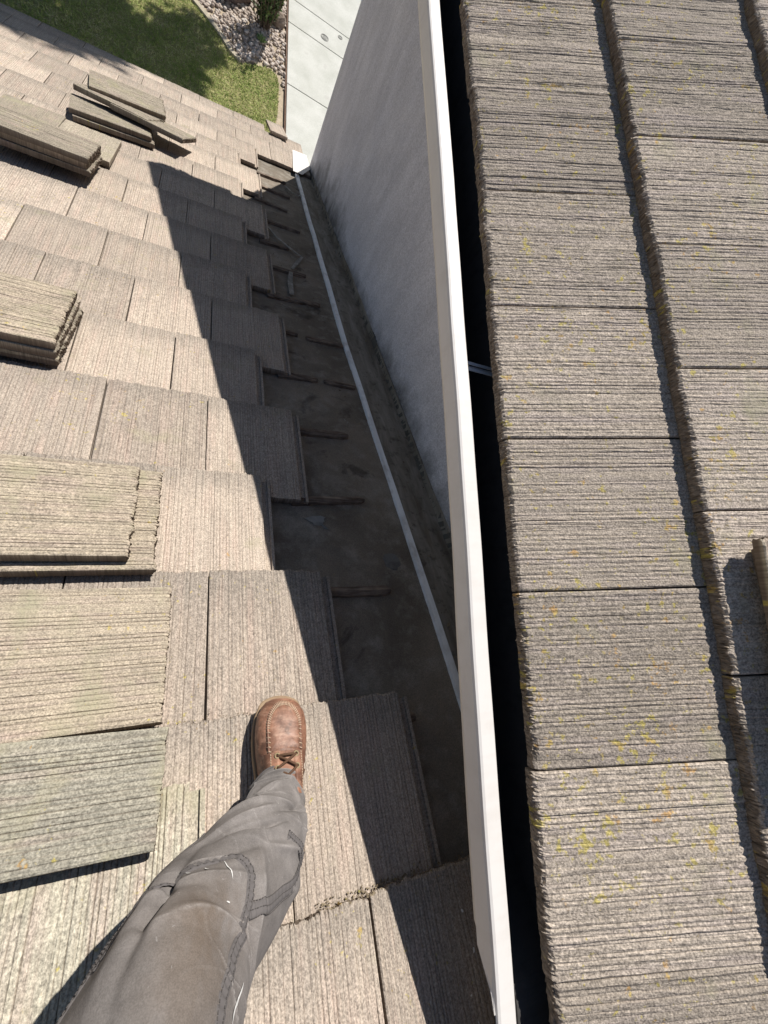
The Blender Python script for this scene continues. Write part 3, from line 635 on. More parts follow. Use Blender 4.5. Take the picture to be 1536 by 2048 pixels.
def rock(x, y, r, label, col, sq=(1, 0.8, 0.75), seed_=0):
    rg = np.random.default_rng(seed_); V = []; F = []
    nb, na = 9, 14
    for i in range(nb + 1):
        b = -math.pi / 2 + math.pi * i / nb
        for k in range(na):
            a = 2 * math.pi * k / na; d = np.array((math.cos(a) * math.cos(b), math.sin(a) * math.cos(b), math.sin(b)))
            d = np.sign(d) * np.abs(d) ** 0.72; V.append(d * np.array(sq) * r * (1 + rg.normal(0, 0.05)))
    F = [[(i * na + k, i * na + (k + 1) % na, (i + 1) * na + (k + 1) % na, (i + 1) * na + k) for i in range(nb) for k in range(na)]]
    t = NT("rock_stone"); n_ = t.noise(t.obj(), 11, 5, 0.65)
    m = t.end(t.mix(t.rng(n_, 0.3, 0.7), tuple(c * 0.6 for c in col), tuple(c * 1.25 for c in col)), 0.9, t.bump(n_, 0.6, 0.03))
    return tag(mk("rock", V, F, m, None, None, False, Matrix.Translation((x, y, r * sq[2] * 0.6)) @ Matrix.Rotation(0.6, 4, 'Z')), label, "rock")
rock(1.13, 11.12, 0.15, "small squarish brown rock beside the shrub at the driveway edge", (0.23, 0.18, 0.14), (0.9, 0.75, 0.8), 3)
rock(0.30, 11.25, 0.30, "dark brown boulder in the pebble bed at the top of the photo", (0.16, 0.12, 0.10), (1.2, 0.8, 0.8), 5)
# drain cover set in the driveway
def disc(name, x, y, r, label):
    b = MB(); n = 28
    for (r0, r1, z) in ((0.0, r * 0.55, 0.0392), (r * 0.68, r * 0.80, 0.0392), (r * 0.9, r, 0.041)):
        V = [(x + rr * math.cos(6.2832 * k / n), y + rr * math.sin(6.2832 * k / n), z_) for rr, z_ in ((r1, 0.034), (r1, z), (max(r0, 0.001), z), (max(r0, 0.001), 0.034)) for k in range(n)]
        b.add(V, [[(i * n + k, i * n + (k + 1) % n, (i + 1) * n + (k + 1) % n, (i + 1) * n + k) for i in range(3) for k in range(n)]])
    return tag(b.build(name, mat_paint("cover_metal", (0.24, 0.24, 0.22), (0.12, 0.11, 0.10), 0.7, 0.6)), label, "drain cover")
disc("drain_cover", 2.095, 11.46, 0.085, "round grey drain cover set in the driveway between two joints")
disc("drain_cover", 2.44, 11.72, 0.05, "smaller pale drain cover near the wall corner on the driveway")

# ------------------------------------------------------------------ plants
def mat_leaf(name, a, b):
    t = NT(name); v = t.attr("rnd", "Fac"); col = t.mix(v, a, b)
    t.p.inputs["Transmission Weight"].default_value = 0.0
    return t.end(col, 0.6, spec=0.3)
M_BARK = mat_wood("bark", (0.07, 0.05, 0.035), (0.16, 0.12, 0.09), (30, 30, 5))
def leaves(P, size, rg, up=0.3):
    N = len(P); d = rg.normal(0, 1, (N, 3)); d[:, 2] += up; d /= np.linalg.norm(d, axis=1)[:, None]
    q = np.cross(d, rg.normal(0, 1, (N, 3))); q /= np.linalg.norm(q, axis=1)[:, None]; s = (size * rg.uniform(0.6, 1.3, N))[:, None]
    V = np.stack([P, P + d * s * 0.5 + q * s * 0.22, P + d * s, P + d * s * 0.5 - q * s * 0.22], 1).reshape(-1, 3)
    return V, np.arange(4 * N).reshape(-1, 4), np.repeat(rg.uniform(0, 1, N), 4)
rg = np.random.default_rng(4)
sh = thing("shrub", (0.86, 10.85, 0.0), "dark upright leafy shrub in the pebbles beside the driveway", "shrub")
st = MB(); LP = []
for i in range(46):
    a = rg.uniform(0, 6.28); r = rg.uniform(0.02, 0.16); tip = np.array((0.86 + math.cos(a) * r * 3.2, 10.85 + math.sin(a) * r * 3.2, rg.uniform(0.6, 1.35)))
    base = np.array((0.86 + math.cos(a) * r * 0.8, 10.85 + math.sin(a) * r * 0.8, 0.0)); mid = (base + tip) / 2 + rg.normal(0, 0.02, 3)
    st.tube([base, mid, tip], [0.009, 0.007, 0.003], 5)
    for t_ in rg.uniform(0.15, 1, 34): LP.append(base + (tip - base) * t_ + rg.normal(0, 0.022, 3))
st.build("stem", M_BARK, sh)
V, F, rv = leaves(np.array(LP), 0.085, rg, 0.9)
mk("foliage", V, [F], mat_leaf("shrub_leaf", (0.035, 0.065, 0.018), (0.13, 0.17, 0.05)), sh, {"rnd": rv})
sc_ = thing("succulent", (0.83, 10.42, 0.0), "small pale green succulent rosette in front of the shrub", "plant")
st = MB()
for k in range(16):
    a = k * 2.4; el = 0.5 + 0.9 * (k / 16); L = 0.13
    b0 = np.array((0.83, 10.42, 0.02)); d = np.array((math.cos(a) * math.cos(el), math.sin(a) * math.cos(el), math.sin(el)))
    st.tube([b0, b0 + d * L * 0.5, b0 + d * L], [0.012, 0.018, 0.003], 6)
st.build("leaf_rosette", mat_paint("succulent_green", (0.13, 0.20, 0.07), (0.25, 0.26, 0.12), 0.5, 0.5), sc_, True)
# the tree that shades the lawn, beyond the top of the frame
TX, TY = -1.25, 12.75
tr = thing("tree", (TX, TY, 0.0), "tall leafy green tree standing past the lawn, its shade falling on grass and eave", "tree")
tk = MB(); tk.tube([(TX, TY, -0.05), (TX + 0.03, TY - 0.02, 3.0), (TX - 0.03, TY - 0.1, 6.5), (TX, TY - 0.15, 11.6)], [0.20, 0.16, 0.11, 0.03], 12)
rg = np.random.default_rng(8); CL = []; cc = np.array((TX, TY - 0.15, 8.8))
for k in range(240):
    d = rg.normal(0, 1, 3); d /= np.linalg.norm(d); q = rg.uniform(0.25, 1.0) ** 0.45
    e = cc + d * q * np.array((3.7, 3.6, 4.3)); s0 = np.array((TX, TY - 0.1, max(3.2, e[2] - 0.5 - 0.35 * np.hypot(*(e - cc)[:2]))))
    if k % 2 == 0: tk.tube([s0, (s0 + e) / 2 + (0, 0, 0.15), e], [0.05, 0.03, 0.012], 6)
    CL.append((e, rg.uniform(0.45, 0.8)))
for k in range(26):
    e = np.array((rg.uniform(0.7, 1.9), rg.uniform(13.0, 14.3), rg.uniform(4.9, 6.4))); tk.tube([(TX, TY - 0.1, 4.2), ((TX + e[0]) / 2, (TY + e[1]) / 2, e[2] - 0.5), e], [0.04, 0.025, 0.01], 6); CL.append((e, rg.uniform(0.25, 0.6)))
tk.build("trunk", M_BARK, tr, True)
P = np.concatenate([c + (lambda d: d / np.linalg.norm(d, axis=1)[:, None] * (rg.uniform(0, 1, (len(d), 1)) ** 0.4))(rg.normal(0, 1, (760, 3))) * r * np.array((1, 1, 0.75)) for c, r in CL])
V, F, rv = leaves(P, 0.22, rg, 0.2)
mk("crown", V, [F], mat_leaf("tree_leaf", (0.03, 0.06, 0.015), (0.09, 0.13, 0.035)), tr, {"rnd": rv})

# ------------------------------------------------------------------ the person: work trousers and leather boots
def W3(p): return np.array(p, float) + (0, 0, HC)
def catmull(P, n):
    P = np.asarray(P, float); P = np.concatenate([[2 * P[0] - P[1]], P, [2 * P[-1] - P[-2]]]); out = []
    m = len(P) - 3
    for i in range(n):
        t = i / (n - 1) * m; k = min(int(t), m - 1); f = t - k
        a, b, c, d = P[k:k + 4]
        out.append(0.5 * (2 * b + (c - a) * f + (2 * a - 5 * b + 4 * c - d) * f * f + (3 * b - a - 3 * c + d) * f ** 3))
    return np.array(out)
person = thing("person", tuple(low((-0.05, -0.45, 0.0))[0]), "person in grey work trousers and tan leather moc-toe boot, standing on the tiles", "person")
# right leg: joints from cuff to hip, radius in the fourth column
RLEG = [(0.199, -0.362, -0.900, 0.046), (0.194, -0.374, -0.866, 0.050), (0.177, -0.385, -0.820, 0.060), (0.142, -0.391, -0.770, 0.073), (0.098, -0.403, -0.712, 0.082), (0.058, -0.404, -0.655, 0.084), (0.030, -0.402, -0.60, 0.083),
        (0.011, -0.398, -0.55, 0.084), (-0.004, -0.412, -0.50, 0.089), (-0.018, -0.475, -0.42, 0.098), (-0.030, -0.585, -0.30, 0.104), (-0.045, -0.70, -0.16, 0.113), (-0.055, -0.76, -0.06, 0.118)]
LLEG = [(-0.30, -0.92, -0.62, 0.06), (-0.30, -0.91, -0.57, 0.07), (-0.29, -0.84, -0.46, 0.082), (-0.27, -0.72, -0.33, 0.09), (-0.25, -0.70, -0.26, 0.098), (-0.235, -0.74, -0.16, 0.11), (-0.22, -0.77, -0.06, 0.118)]
def leg_surface(J, n=420, m=260, fold=1.0, sd=3):
    C = catmull(J, n); P = C[:, :3] + (0, 0, HC); R = C[:, 3]
    T_ = np.gradient(P, axis=0); T_ /= np.linalg.norm(T_, axis=1)[:, None]
    fr = np.array((0.25, 0.75, 0.6)); A = fr - (T_ @ fr)[:, None] * T_; A /= np.linalg.norm(A, axis=1)[:, None]; B = np.cross(T_, A)
    ph = np.arange(m) / m * 2 * math.pi; tt = np.linspace(0, 1, n)
    D = np.zeros((n, m)); ridge = np.zeros((n, m)); rg = np.random.default_rng(sd)
    TT, PP = np.meshgrid(tt, ph, indexing='ij')
    def wrap(d): return (d + math.pi) % (2 * math.pi) - math.pi
    # slack folds: (centre t, centre phi, slope dphi/dt, width, length, height)
    FOLD = [(0.075, 0.2, 60, 0.11, 0.030, 0.006), (0.035, 0.0, 200, 0.6, 0.012, 0.007), (0.145, 0.5, 9, 0.12, 0.060, 0.009), (0.20, -0.15, 7, 0.11, 0.070, -0.008), (0.235, 0.55, 14, 0.14, 0.05, 0.006), (0.17, -0.75, -8, 0.16, 0.06, 0.007), (0.28, -0.5, 11, 0.13, 0.06, 0.006),
            (0.36, 0.15, 5, 0.13, 0.08, -0.007), (0.33, 0.75, 6, 0.12, 0.07, 0.006), (0.42, -0.55, -7, 0.16, 0.07, 0.006), (0.47, 0.4, 9, 0.15, 0.06, 0.005), (0.55, -0.1, 14, 0.2, 0.05, 0.006), (0.12, 1.5, 10, 0.25, 0.05, 0.008), (0.25, -1.6, 10, 0.25, 0.06, 0.008),
            (0.53, 0.74, -1.2, 0.075, 0.085, -0.013), (0.53, 0.98, -1.2, 0.14, 0.10, 0.007), (0.295, 0.16, 7, 0.06, 0.045, -0.010), (0.27, 0.38, 6, 0.10, 0.05, 0.006), (0.19, -0.2, 16, 0.05, 0.025, -0.006)]
    for k in range(15): FOLD.append((rg.uniform(0.08, 0.66), rg.uniform(-1.2, 1.2), rg.choice((-1, 1)) * rg.uniform(4, 22), rg.uniform(0.02, 0.035), rg.uniform(0.02, 0.05), rg.uniform(0.0012, 0.0022)))
    for (t0, p0, sl, w, ln, hh) in FOLD:
        d = wrap(PP - p0 - sl * (TT - t0)); w_ = w
        if abs(sl) > 50: d = (TT - t0) * 14; w_ = 0.09
        gg = np.exp(-(d / w_) ** 2) * np.exp(-((TT - t0) / ln) ** 2)
        if abs(sl) > 50: gg = np.exp(-(d / w_) ** 2) * (0.55 + 0.45 * np.cos(PP - p0))
        D += hh * gg * fold; ridge = np.maximum(ridge, np.exp(-(d / max(w_ * 0.2, 0.022)) ** 2) * np.exp(-((TT - t0) / ln) ** 2) * (hh > 0))
    for k in range(14):
        a, b, c = rg.normal(0, 2.2), rg.normal(0, 26), rg.uniform(0, 6.28); a = round(a)
        D += 0.0011 * np.sin(a * PP + b * TT + c) * fold
    RR = R[:, None] * (1 + 0.03 * np.cos(2 * PP)) + D
    V = P[:, None, :] + RR[..., None] * (np.cos(PP)[..., None] * A[:, None, :] + np.sin(PP)[..., None] * B[:, None, :])
    return V, ridge, TT, PP
def leg_mesh(J, name, mat, parent, **kw):
    V, rd, TT, PP = leg_surface(J, **kw); n, m = rd.shape
    I, K = np.meshgrid(np.arange(n - 1), np.arange(m), indexing='ij'); K1 = (K + 1) % m
    Q = np.stack([I * m + K, I * m + K1, (I + 1) * m + K1, (I + 1) * m + K], -1).reshape(-1, 4)
    inner = V[0] + 0.0; c = inner.mean(0); inner = c + (inner - c) * 0.93
    hem = V[2] + (V[3] - V[2]) * 0
    Vf = np.concatenate([V.reshape(-1, 3), inner, c + (V[8] - V[8].mean(0)) * 0.90 + (V[8].mean(0) - c)])
    k = np.arange(m); k1 = (k + 1) % m; a = n * m
    F = [Q, np.stack([k1, k, a + k, a + k1], 1), np.stack([a + k1, a + k, a + m + k, a + m + k1], 1)]
    wx = (PP - math.pi) / math.pi
    stain = np.exp(-((TT - 0.54) / 0.14) ** 2 - (((PP + math.pi) % (2 * math.pi) - math.pi + 0.1) / 0.55) ** 2)
    z = np.zeros(2 * m)
    at = {"ridge": np.concatenate([rd.ravel(), z]), "stain": np.concatenate([stain.ravel(), z])}
    return mk(name, Vf, F, mat, parent, at, True), V
def mat_cloth():
    t = NT("washed_grey_canvas"); p = t.obj(); w1 = t.noise(t.vmul(p, (700, 700, 700)), 1, 1); b = t.noise(p, 9, 5, 0.65); c = t.noise(p, 38, 4, 0.65)
    col = t.mix(t.rng(b, 0.32, 0.68), (0.128, 0.117, 0.111), (0.212, 0.194, 0.184))
    col = t.mul(col, t.rng(c, 0.3, 0.7, 0.86, 1.14))
    st = t.math('MULTIPLY', t.attr("stain", "Fac"), t.rng(t.noise(t.vmul(p, (12, 12, 5)), 1, 4, 0.65), 0.34, 0.56, 0.08, 1.0))
    col = t.mix(t.math('MULTIPLY', st, 0.72), col, (0.105, 0.070, 0.042))
    rd = t.math('MULTIPLY', t.attr("ridge", "Fac"), t.rng(t.noise(p, 60, 3), 0.35, 0.65, 0.15, 0.9))
    col = t.mix(t.math('MULTIPLY', rd, 0.6), col, (0.34, 0.315, 0.30))
    scr = t.rng(t.noise(t.vmul(p, (90, 25, 60)), 1, 2, 0.5, 1.5), 0.70, 0.74, 0, 0.35)
    col = t.mix(scr, col, (0.36, 0.34, 0.33))
    col = t.mul(col, t.rng(w1, 0.3, 0.7, 0.86, 1.12))
    return t.end(col, 0.95, t.bump(t.math('ADD', t.math('MULTIPLY', w1, 0.25), c), 0.35, 0.003), spec=0.1)
M_CLOTH = mat_cloth()
M_SEAM = mat_paint("seam_canvas", (0.105, 0.096, 0.094), (0.17, 0.155, 0.15), 0.5, 0.95)
M_THREAD = mat_paint("dark_thread", (0.085, 0.077, 0.074), (0.05, 0.045, 0.045), 0.4, 0.9)
trousers, LV = leg_mesh(RLEG, "trousers", M_CLOTH, person)
trousers["label"] = "washed grey canvas work trouser leg with stitched knee patch and brown stain"
_, LV2 = leg_mesh(LLEG, "trouser_leg", M_CLOTH, trousers, n=100, m=80, sd=9)
def on_leg(t, ph, off=0.0):
    n, m = LV.shape[:2]; x = np.clip(t, 0, 1) * (n - 1); i = min(int(x), n - 2); f = x - i; y = (ph / (2 * math.pi) * m) % m; j = int(y); g = y - j; j1 = (j + 1) % m; j %= m
    p = (1 - f) * ((1 - g) * LV[i, j] + g * LV[i, j1]) + f * ((1 - g) * LV[i + 1, j] + g * LV[i + 1, j1])
    c = (1 - f) * LV[i].mean(0) + f * LV[i + 1].mean(0); d = p - c; d /= np.linalg.norm(d)
    return p + d * off, d
M_SMEAR = mat_paint("dry_white_paint", (0.62, 0.61, 0.59), (0.35, 0.33, 0.32), 0.5, 0.7)
SEAMS = [([(0.60, 1.30), (0.53, 1.06), (0.485, 0.88), (0.45, 0.69), (0.42, 0.5), (0.40, 0.30), (0.394, 0.12), (0.402, -0.10), (0.43, -0.29), (0.47, -0.43), (0.53, -0.51), (0.60, -0.55), (0.66, -0.50), (0.74, -0.45)], 0.0065, 2),
         ([(0.465, -0.44), (0.43, -0.56), (0.39, -0.68), (0.345, -0.82), (0.30, -1.0), (0.22, -1.2)], 0.0075, 3), ([(0.262, -0.40), (0.256, -0.7), (0.25, -1.0)], 0.007, 3),
         ([(0.30, 1.45), (0.42, 1.36), (0.52, 1.32), (0.60, 1.42), (0.66, 1.56), (0.82, 1.6)], 0.0055, 2)]
for pts, hw, rows in SEAMS:
    C = catmull([(a, b, 0) for a, b in pts], 26 * len(pts)); P = []; N = []
    for c in C:
        p, d = on_leg(c[0], c[1]); P.append(p); N.append(d)
    P = np.array(P); N = np.array(N); D = np.gradient(P, axis=0); D /= np.linalg.norm(D, axis=1)[:, None]; X = np.cross(N, D)
    arc = np.concatenate([[0], np.cumsum(np.linalg.norm(np.diff(P, axis=0), axis=1))])
    puck = 0.0006 * np.sin(arc * 620) + 0.0014
    V = np.concatenate([np.stack([P + X * hw * a + N * (puck * b - 0.0006)[:, None] for a, b in ((-1.08, -0.4), (-0.95, 0.9), (-0.4, 1.1), (0, 0.8), (0.4, 1.1), (0.95, 0.9), (1.08, -0.4))], 1).reshape(-1, 3)])
    n = len(P); F = [[(i * 7 + k, i * 7 + k + 1, (i + 1) * 7 + k + 1, (i + 1) * 7 + k) for i in range(n - 1) for k in range(6)]]
    mk("seam", V, F, M_SEAM, trousers, None, True)
    b = MB(); L = arc[-1]; step = 0.0042
    for r in range(rows):
        o = (r - (rows - 1) / 2) * hw * (1.1 if rows == 3 else 1.2)
        for q in np.arange(0, L - 0.003, step):
            pp = [np.array([np.interp(q + e, arc, (P + X * o + N * 0.0012)[:, k]) for k in range(3)]) for e in (0, 0.0027)]
            b.tube(pp, 0.0006, 4)
    b.build("stitching", M_THREAD, trousers)
# smears of white paint on the cloth
rgp = np.random.default_rng(77)
for (t0, p0, dt, dp, k_) in ((0.432, 0.16, 0.016, -0.14, 7), (0.455, 0.42, 0.006, -0.05, 5), (0.50, -0.10, 0.004, 0.02, 5), (0.62, -0.80, 0.035, 0.03, 9), (0.47, 0.62, 0.005, -0.07, 5)):
    top = []; bot = []
    for i in range(k_ + 1):
        f = i / k_; w_ = 0.028 * math.sin(math.pi * min(0.97, max(0.06, f))) * rgp.uniform(0.4, 1.0)
        top.append(on_leg(t0 + dt * (f - 0.5) * 2, p0 + dp * (f - 0.5) * 2 + w_, 0.0012)[0]); bot.append(on_leg(t0 + dt * (f - 0.5) * 2, p0 + dp * (f - 0.5) * 2 - w_, 0.0012)[0])
    m_ = k_ + 1
    mk("paint_smear", np.array(top + bot), [[(i, i + 1, m_ + i + 1, m_ + i) for i in range(k_)]], M_SMEAR, trousers)
# hem roll at the cuff
b = MB(); n, m = LV.shape[:2]
for row, rad in ((1, 0.0022), (9, 0.0009)):
    ring = LV[row]; b.tube(np.concatenate([ring, ring[:1]]), rad, 6, cap=False)
b.build("hem", M_SEAM, trousers, True)

# boots
def mat_leather():
    t = NT("scuffed_tan_leather"); p = t.obj(); a = t.noise(p, 22, 5, 0.65, 0.6); b = t.noise(t.vmul(p, (40, 110, 60)), 1, 4, 0.65); c = t.noise(p, 260, 2)
    col = t.mix(t.rng(a, 0.36, 0.64), (0.125, 0.058, 0.036), (0.31, 0.158, 0.10))
    col = t.mix(t.rng(b, 0.5, 0.72, 0, 0.55), col, (0.42, 0.27, 0.19))
    col = t.mix(t.rng(t.noise(p, 42, 4, 0.65), 0.54, 0.68, 0, 0.75), col, (0.085, 0.045, 0.03))
    col = t.mul(col, t.rng(c, 0.3, 0.7, 0.88, 1.1))
    return t.end(col, t.rng(a, 0.3, 0.7, 0.62, 0.42), t.bump(t.math('ADD', t.math('MULTIPLY', c, 0.3), b), 0.25, 0.002), spec=0.4)
M_LEATHER = mat_leather()
M_SOLE = mat_paint("crepe_sole", (0.33, 0.25, 0.17), (0.17, 0.12, 0.08), 0.5, 0.8)
M_WELT = mat_paint("welt_edge", (0.27, 0.19, 0.12), (0.13, 0.085, 0.05), 0.6, 0.7)
M_LACE = mat_paint("brown_lace", (0.085, 0.045, 0.025), (0.16, 0.10, 0.05), 0.6, 0.8)
M_STITCH = mat_paint("pale_thread", (0.50, 0.38, 0.27), (0.3, 0.2, 0.13), 0.6, 0.8)
M_EYELET = mat_paint("dull_brass", (0.26, 0.20, 0.11), (0.12, 0.09, 0.05), 0.5, 0.45)
YS = [0, 0.008, 0.025, 0.06, 0.10, 0.13, 0.16, 0.19, 0.22, 0.245, 0.265, 0.282, 0.293, 0.2995, 0.302]
WL = [0.004, 0.022, 0.033, 0.037, 0.037, 0.040, 0.046, 0.052, 0.055, 0.0545, 0.051, 0.043, 0.032, 0.016, 0.002]
YT = [0, 0.02, 0.06, 0.10, 0.13, 0.16, 0.185, 0.205, 0.225, 0.25, 0.272, 0.288, 0.297, 0.301]
ZT = [0.085, 0.105, 0.118, 0.119, 0.112, 0.100, 0.089, 0.083, 0.080, 0.0765, 0.071, 0.062, 0.051, 0.036]
SH = 0.030
def boot(mx, label, detail):
    bt = thing_child("boot", mx, label)
    def cx(y): return 0.006 * math.sin(max(0, y - 0.1) * 9)
    def wl(y): return 0.955 * float(np.interp(y, YS, WL))
    def zt(y): return float(np.interp(y, YT, ZT))
    yy = np.concatenate([np.linspace(0, 0.02, 6)[:-1], np.linspace(0.02, 0.25, 24)[:-1], 0.25 + 0.052 * np.sin(np.linspace(0, math.pi / 2, 14))])
    def tr(P): return np.array([list(mx @ Vector(p)) for p in P])
    # sole: stacked outlines
    def outline(gap): 
        r = [(cx(y) + wl(y) + gap, y + gap * (1 if y > 0.28 else -1 if y < 0.02 else 0)) for y in yy] + [(cx(y) - wl(y) - gap, y + gap * (1 if y > 0.28 else -1 if y < 0.02 else 0)) for y in yy[::-1]]
        return r
    def stack(name, levels, mat, par):
        V = []; 
        for gap, z in levels: V += [(x, y, z) for x, y in outline(gap)]
        k = 2 * len(yy); n = len(levels)
        F = [[(i * k + j, i * k + (j + 1) % k, (i + 1) * k + (j + 1) % k, (i + 1) * k + j) for i in range(n - 1) for j in range(k)], list(range(k))[::-1], [(n - 1) * k + j for j in range(k)]]
        return mk(name, tr(V), F, mat, par)
    so = stack("sole", [(0.000, 0.0), (0.003, 0.004), (0.003, 0.0205), (0.0022, 0.0215)], M_SOLE, bt)
    stack("welt", [(0.0018, 0.0217), (0.0050, 0.0225), (0.0052, 0.0275), (0.0035, 0.0300), (-0.002, 0.0305)], M_WELT, bt)
    na = 34
    def us(y, a, off=0.0):
        w = max(0.002, wl(y) - 0.0005); h = zt(y) - SH; ca, sa = math.cos(a), math.sin(a)
        lean = 0.80 if y < 0.16 else 1.0 - 0.0 * y
        x = math.copysign(abs(ca) ** 0.72, ca) * w; z = abs(sa) ** 0.62 * h
        x *= 1 - (1 - lean) * (z / max(h, 1e-6))
        x += math.copysign(0.002, ca) * math.exp(-((z / h - 0.45) / 0.3) ** 2) * (y > 0.15)
        return np.array((cx(y) + x, y + 0.0 - 0.006 * (z / 0.05) * (y > 0.27), SH - 0.001 + z + off))
    aa = np.linspace(0, math.pi, na); yu = np.concatenate([np.linspace(0.002, 0.25, 56)[:-1], 0.25 + 0.050 * np.sin(np.linspace(0, math.pi / 2, 24))])
    V = np.array([us(y, a) for y in yu for a in aa])
    rgl = np.random.default_rng(21)
    for k in range(len(V)):      # walking creases across the vamp
        y = V[k][1]
        V[k][2] += 0.0022 * math.sin((y - 0.17) * 330 + 2.0 * V[k][0] * 60) * math.exp(-((y - 0.190) / 0.016) ** 2) * (V[k][2] > 0.06)
        V[k] += rgl.normal(0, 0.00022, 3)
    n = len(yu)
    F = [[(i * na + j, i * na + j + 1, (i + 1) * na + j + 1, (i + 1) * na + j)[::-1] for i in range(n - 1) for j in range(na - 1)], [j for j in range(na)], [(n - 1) * na + j for j in range(na)][::-1]]
    up = mk("upper", tr(V), F, M_LEATHER, bt, None, True)
    if not detail: return bt
    def on(x, y, off=0.0):       # point of the upper at plan position x, y
        w = max(0.004, wl(y)); c = min(0.999, abs(x - cx(y)) / w) ** (1 / 0.72); a = math.acos(c); a = a if x >= cx(y) else math.pi - a
        p = us(y, a, off); return np.array((x, y, p[2]))
    # raised toe plug with puckered seam
    def oval(t, k=1.0):          # open at the instep
        w = 0.0335 * k; yc = 0.232; 
        a = math.radians(-28 + 236 * t); x = w * math.cos(a) ** 1.0; y = yc + (0.050 * k) * math.sin(a)
        if a < 0 or a > math.pi: y = yc + 0.10 * math.sin(a); x = w * (1 if a < 1 else -1) * (1 - 0.10 * abs(math.sin(a)))
        return cx(y) + x, y
    ts = np.linspace(0, 1, 70); rim = [on(*oval(t), 0.0012) for t in ts]
    b = MB(); b.tube(tr(rim), 0.0024, 8); b.build("moc_seam", M_LEATHER, up, True)
    V = []; 
    for k in (1.0, 0.93, 0.8, 0.55, 0.25, 0.02):
        for t in ts:
            x, y = oval(t, 1.0); x = cx(y) + (x - cx(y)) * k; y = 0.222 + (y - 0.222) * k
            V.append(on(x, y, 0.0008 if k == 1 else 0.0022 if k > 0.9 else 0.003) + (0, 0, 0.0012 * math.sin(y * 310 + x * 90) * math.exp(-((y - 0.195) / 0.014) ** 2)))
    k = len(ts); F = [[(i * k + j, i * k + (j + 1) % k, (i + 1) * k + (j + 1) % k, (i + 1) * k + j) for i in range(5) for j in range(k)]]
    o = mk("toe_plug", tr(V), F, M_LEATHER, up, None, True)
    b = MB()
    for t in np.linspace(0.01, 0.99, 44):
        x, y = oval(t); x2, y2 = oval(min(1, t + 0.004), 0.88); x2 = cx(y2) + (x2 - cx(y2)); x0, y0 = oval(t, 1.09)
        b.tube(tr([on(x0, y0, 0.0012), on(x, y, 0.0040), on(x2, y2, 0.0030)]), 0.00085, 5)
    b.build("plug_stitching", M_STITCH, up)
    # quarters with eyelets, tongue and laces
    for sd in (-1, 1):
        V = []; ny_ = 16
        for i in range(ny_ + 1):
            y = 0.185 - 0.075 * i / ny_; xi = 0.0115 + 0.002 * (i / ny_) - 0.004 * max(0, 1 - i / 2.5) * -1; xo = wl(y) * 0.90
            for j in range(9):
                x = cx(y) + sd * (xi + (xo - xi) * j / 8); V.append(on(x, y, 0.0058 if 0 < j < 8 else 0.0005))
        F = [[(i * 9 + j, i * 9 + j + 1, (i + 1) * 9 + j + 1, (i + 1) * 9 + j)[::sd] for i in range(ny_) for j in range(8)]]
        q = mk("quarter", tr(V), F, M_LEATHER, up, None, True)
        b = MB()
        for y in (0.178, 0.156):
            c = on(cx(y) + sd * 0.0185, y, 0.0070); ring = [c + np.array((0.0042 * math.cos(t), 0.0042 * math.sin(t), -0.0006 * sd * math.cos(t))) for t in np.linspace(0, 2 * math.pi, 15)]
            b.tube(tr(ring), 0.0014, 6, False)
        b.build("eyelet", M_EYELET, up, True)
        b = MB()
        for i in range(16):
            y = 0.183 - 0.0046 * i
            for xo in (0.0300, ):
                b.tube(tr([on(cx(y) + sd * xo, y, 0.0062), on(cx(y) + sd * xo, y - 0.003, 0.0062)]), 0.0008, 4)
        b.build("quarter_stitching", M_STITCH, up)
    V = []
    for i in range(14):
        y = 0.187 - 0.075 * i / 13
        for j in range(7): V.append(on(cx(y) + (j - 3) * 0.005, y, 0.0022 + 0.0012 * math.cos((j - 3) * 0.5)))
    F = [[(i * 7 + j, i * 7 + j + 1, (i + 1) * 7 + j + 1, (i + 1) * 7 + j)[::-1] for i in range(13) for j in range(6)]]
    mk("tongue", tr(V), F, M_LEATHER, up, None, True)
    b = MB()
    def lace(pts, r=0.0025): b.tube(tr(catmull(pts, 14)), r, 7)
    L1, R1, L2, R2 = [on(cx(y) + sx * 0.0185, y, 0.0072) for y in (0.178, 0.156) for sx in (-1, 1)]
    m_ = lambda p, q, k: p + (q - p) * k + np.array((0, 0, 0.0030))
    lace([L1 + (0, 0, -0.002), m_(L1, R1, 0.3), m_(L1, R1, 0.7), R1 + (0, 0, -0.002)])
    lace([L1 + (0, 0, -0.003), m_(L1, R2, 0.35), m_(L1, R2, 0.75), R2 + (0, 0, 0.001)])
    lace([R1 + (0, 0, -0.003), m_(R1, L2, 0.35) + (0, 0, 0.002), m_(R1, L2, 0.75), L2 + (0, 0, 0.001)])
    lace([L2, L2 + (0.006, -0.006, 0.004), np.array((0.004, 0.140, L2[2] + 0.007)), np.array((0.012, 0.128, L2[2] + 0.006))], 0.0024)
    lace([R2, R2 + (-0.006, -0.005, 0.005), np.array((0.002, 0.141, L2[2] + 0.009)), np.array((-0.008, 0.128, L2[2] + 0.007))], 0.0024)
    lace([on(0.040, 0.150, 0.004), on(0.043, 0.138, 0.008), on(0.044, 0.126, 0.006)], 0.0022)
    b.build("lace", M_LACE, up, True)
    return bt
def thing_child(name, mx, label):
    o = bpy.data.objects.new(name, None); sc.collection.objects.link(o); o.matrix_world = mx; adopt(o, person)
    o.empty_display_size = 0.05
    if label: o["label"] = label
    return o
mx = M1 @ Matrix.Translation((0.127, -0.287, 0.0015)) @ Matrix.Rotation(math.radians(-3.0), 4, 'Z') @ Matrix.Rotation(math.radians(0.5), 4, 'X')
boot(mx, "scuffed tan leather moc-toe boot with brown laces", True)
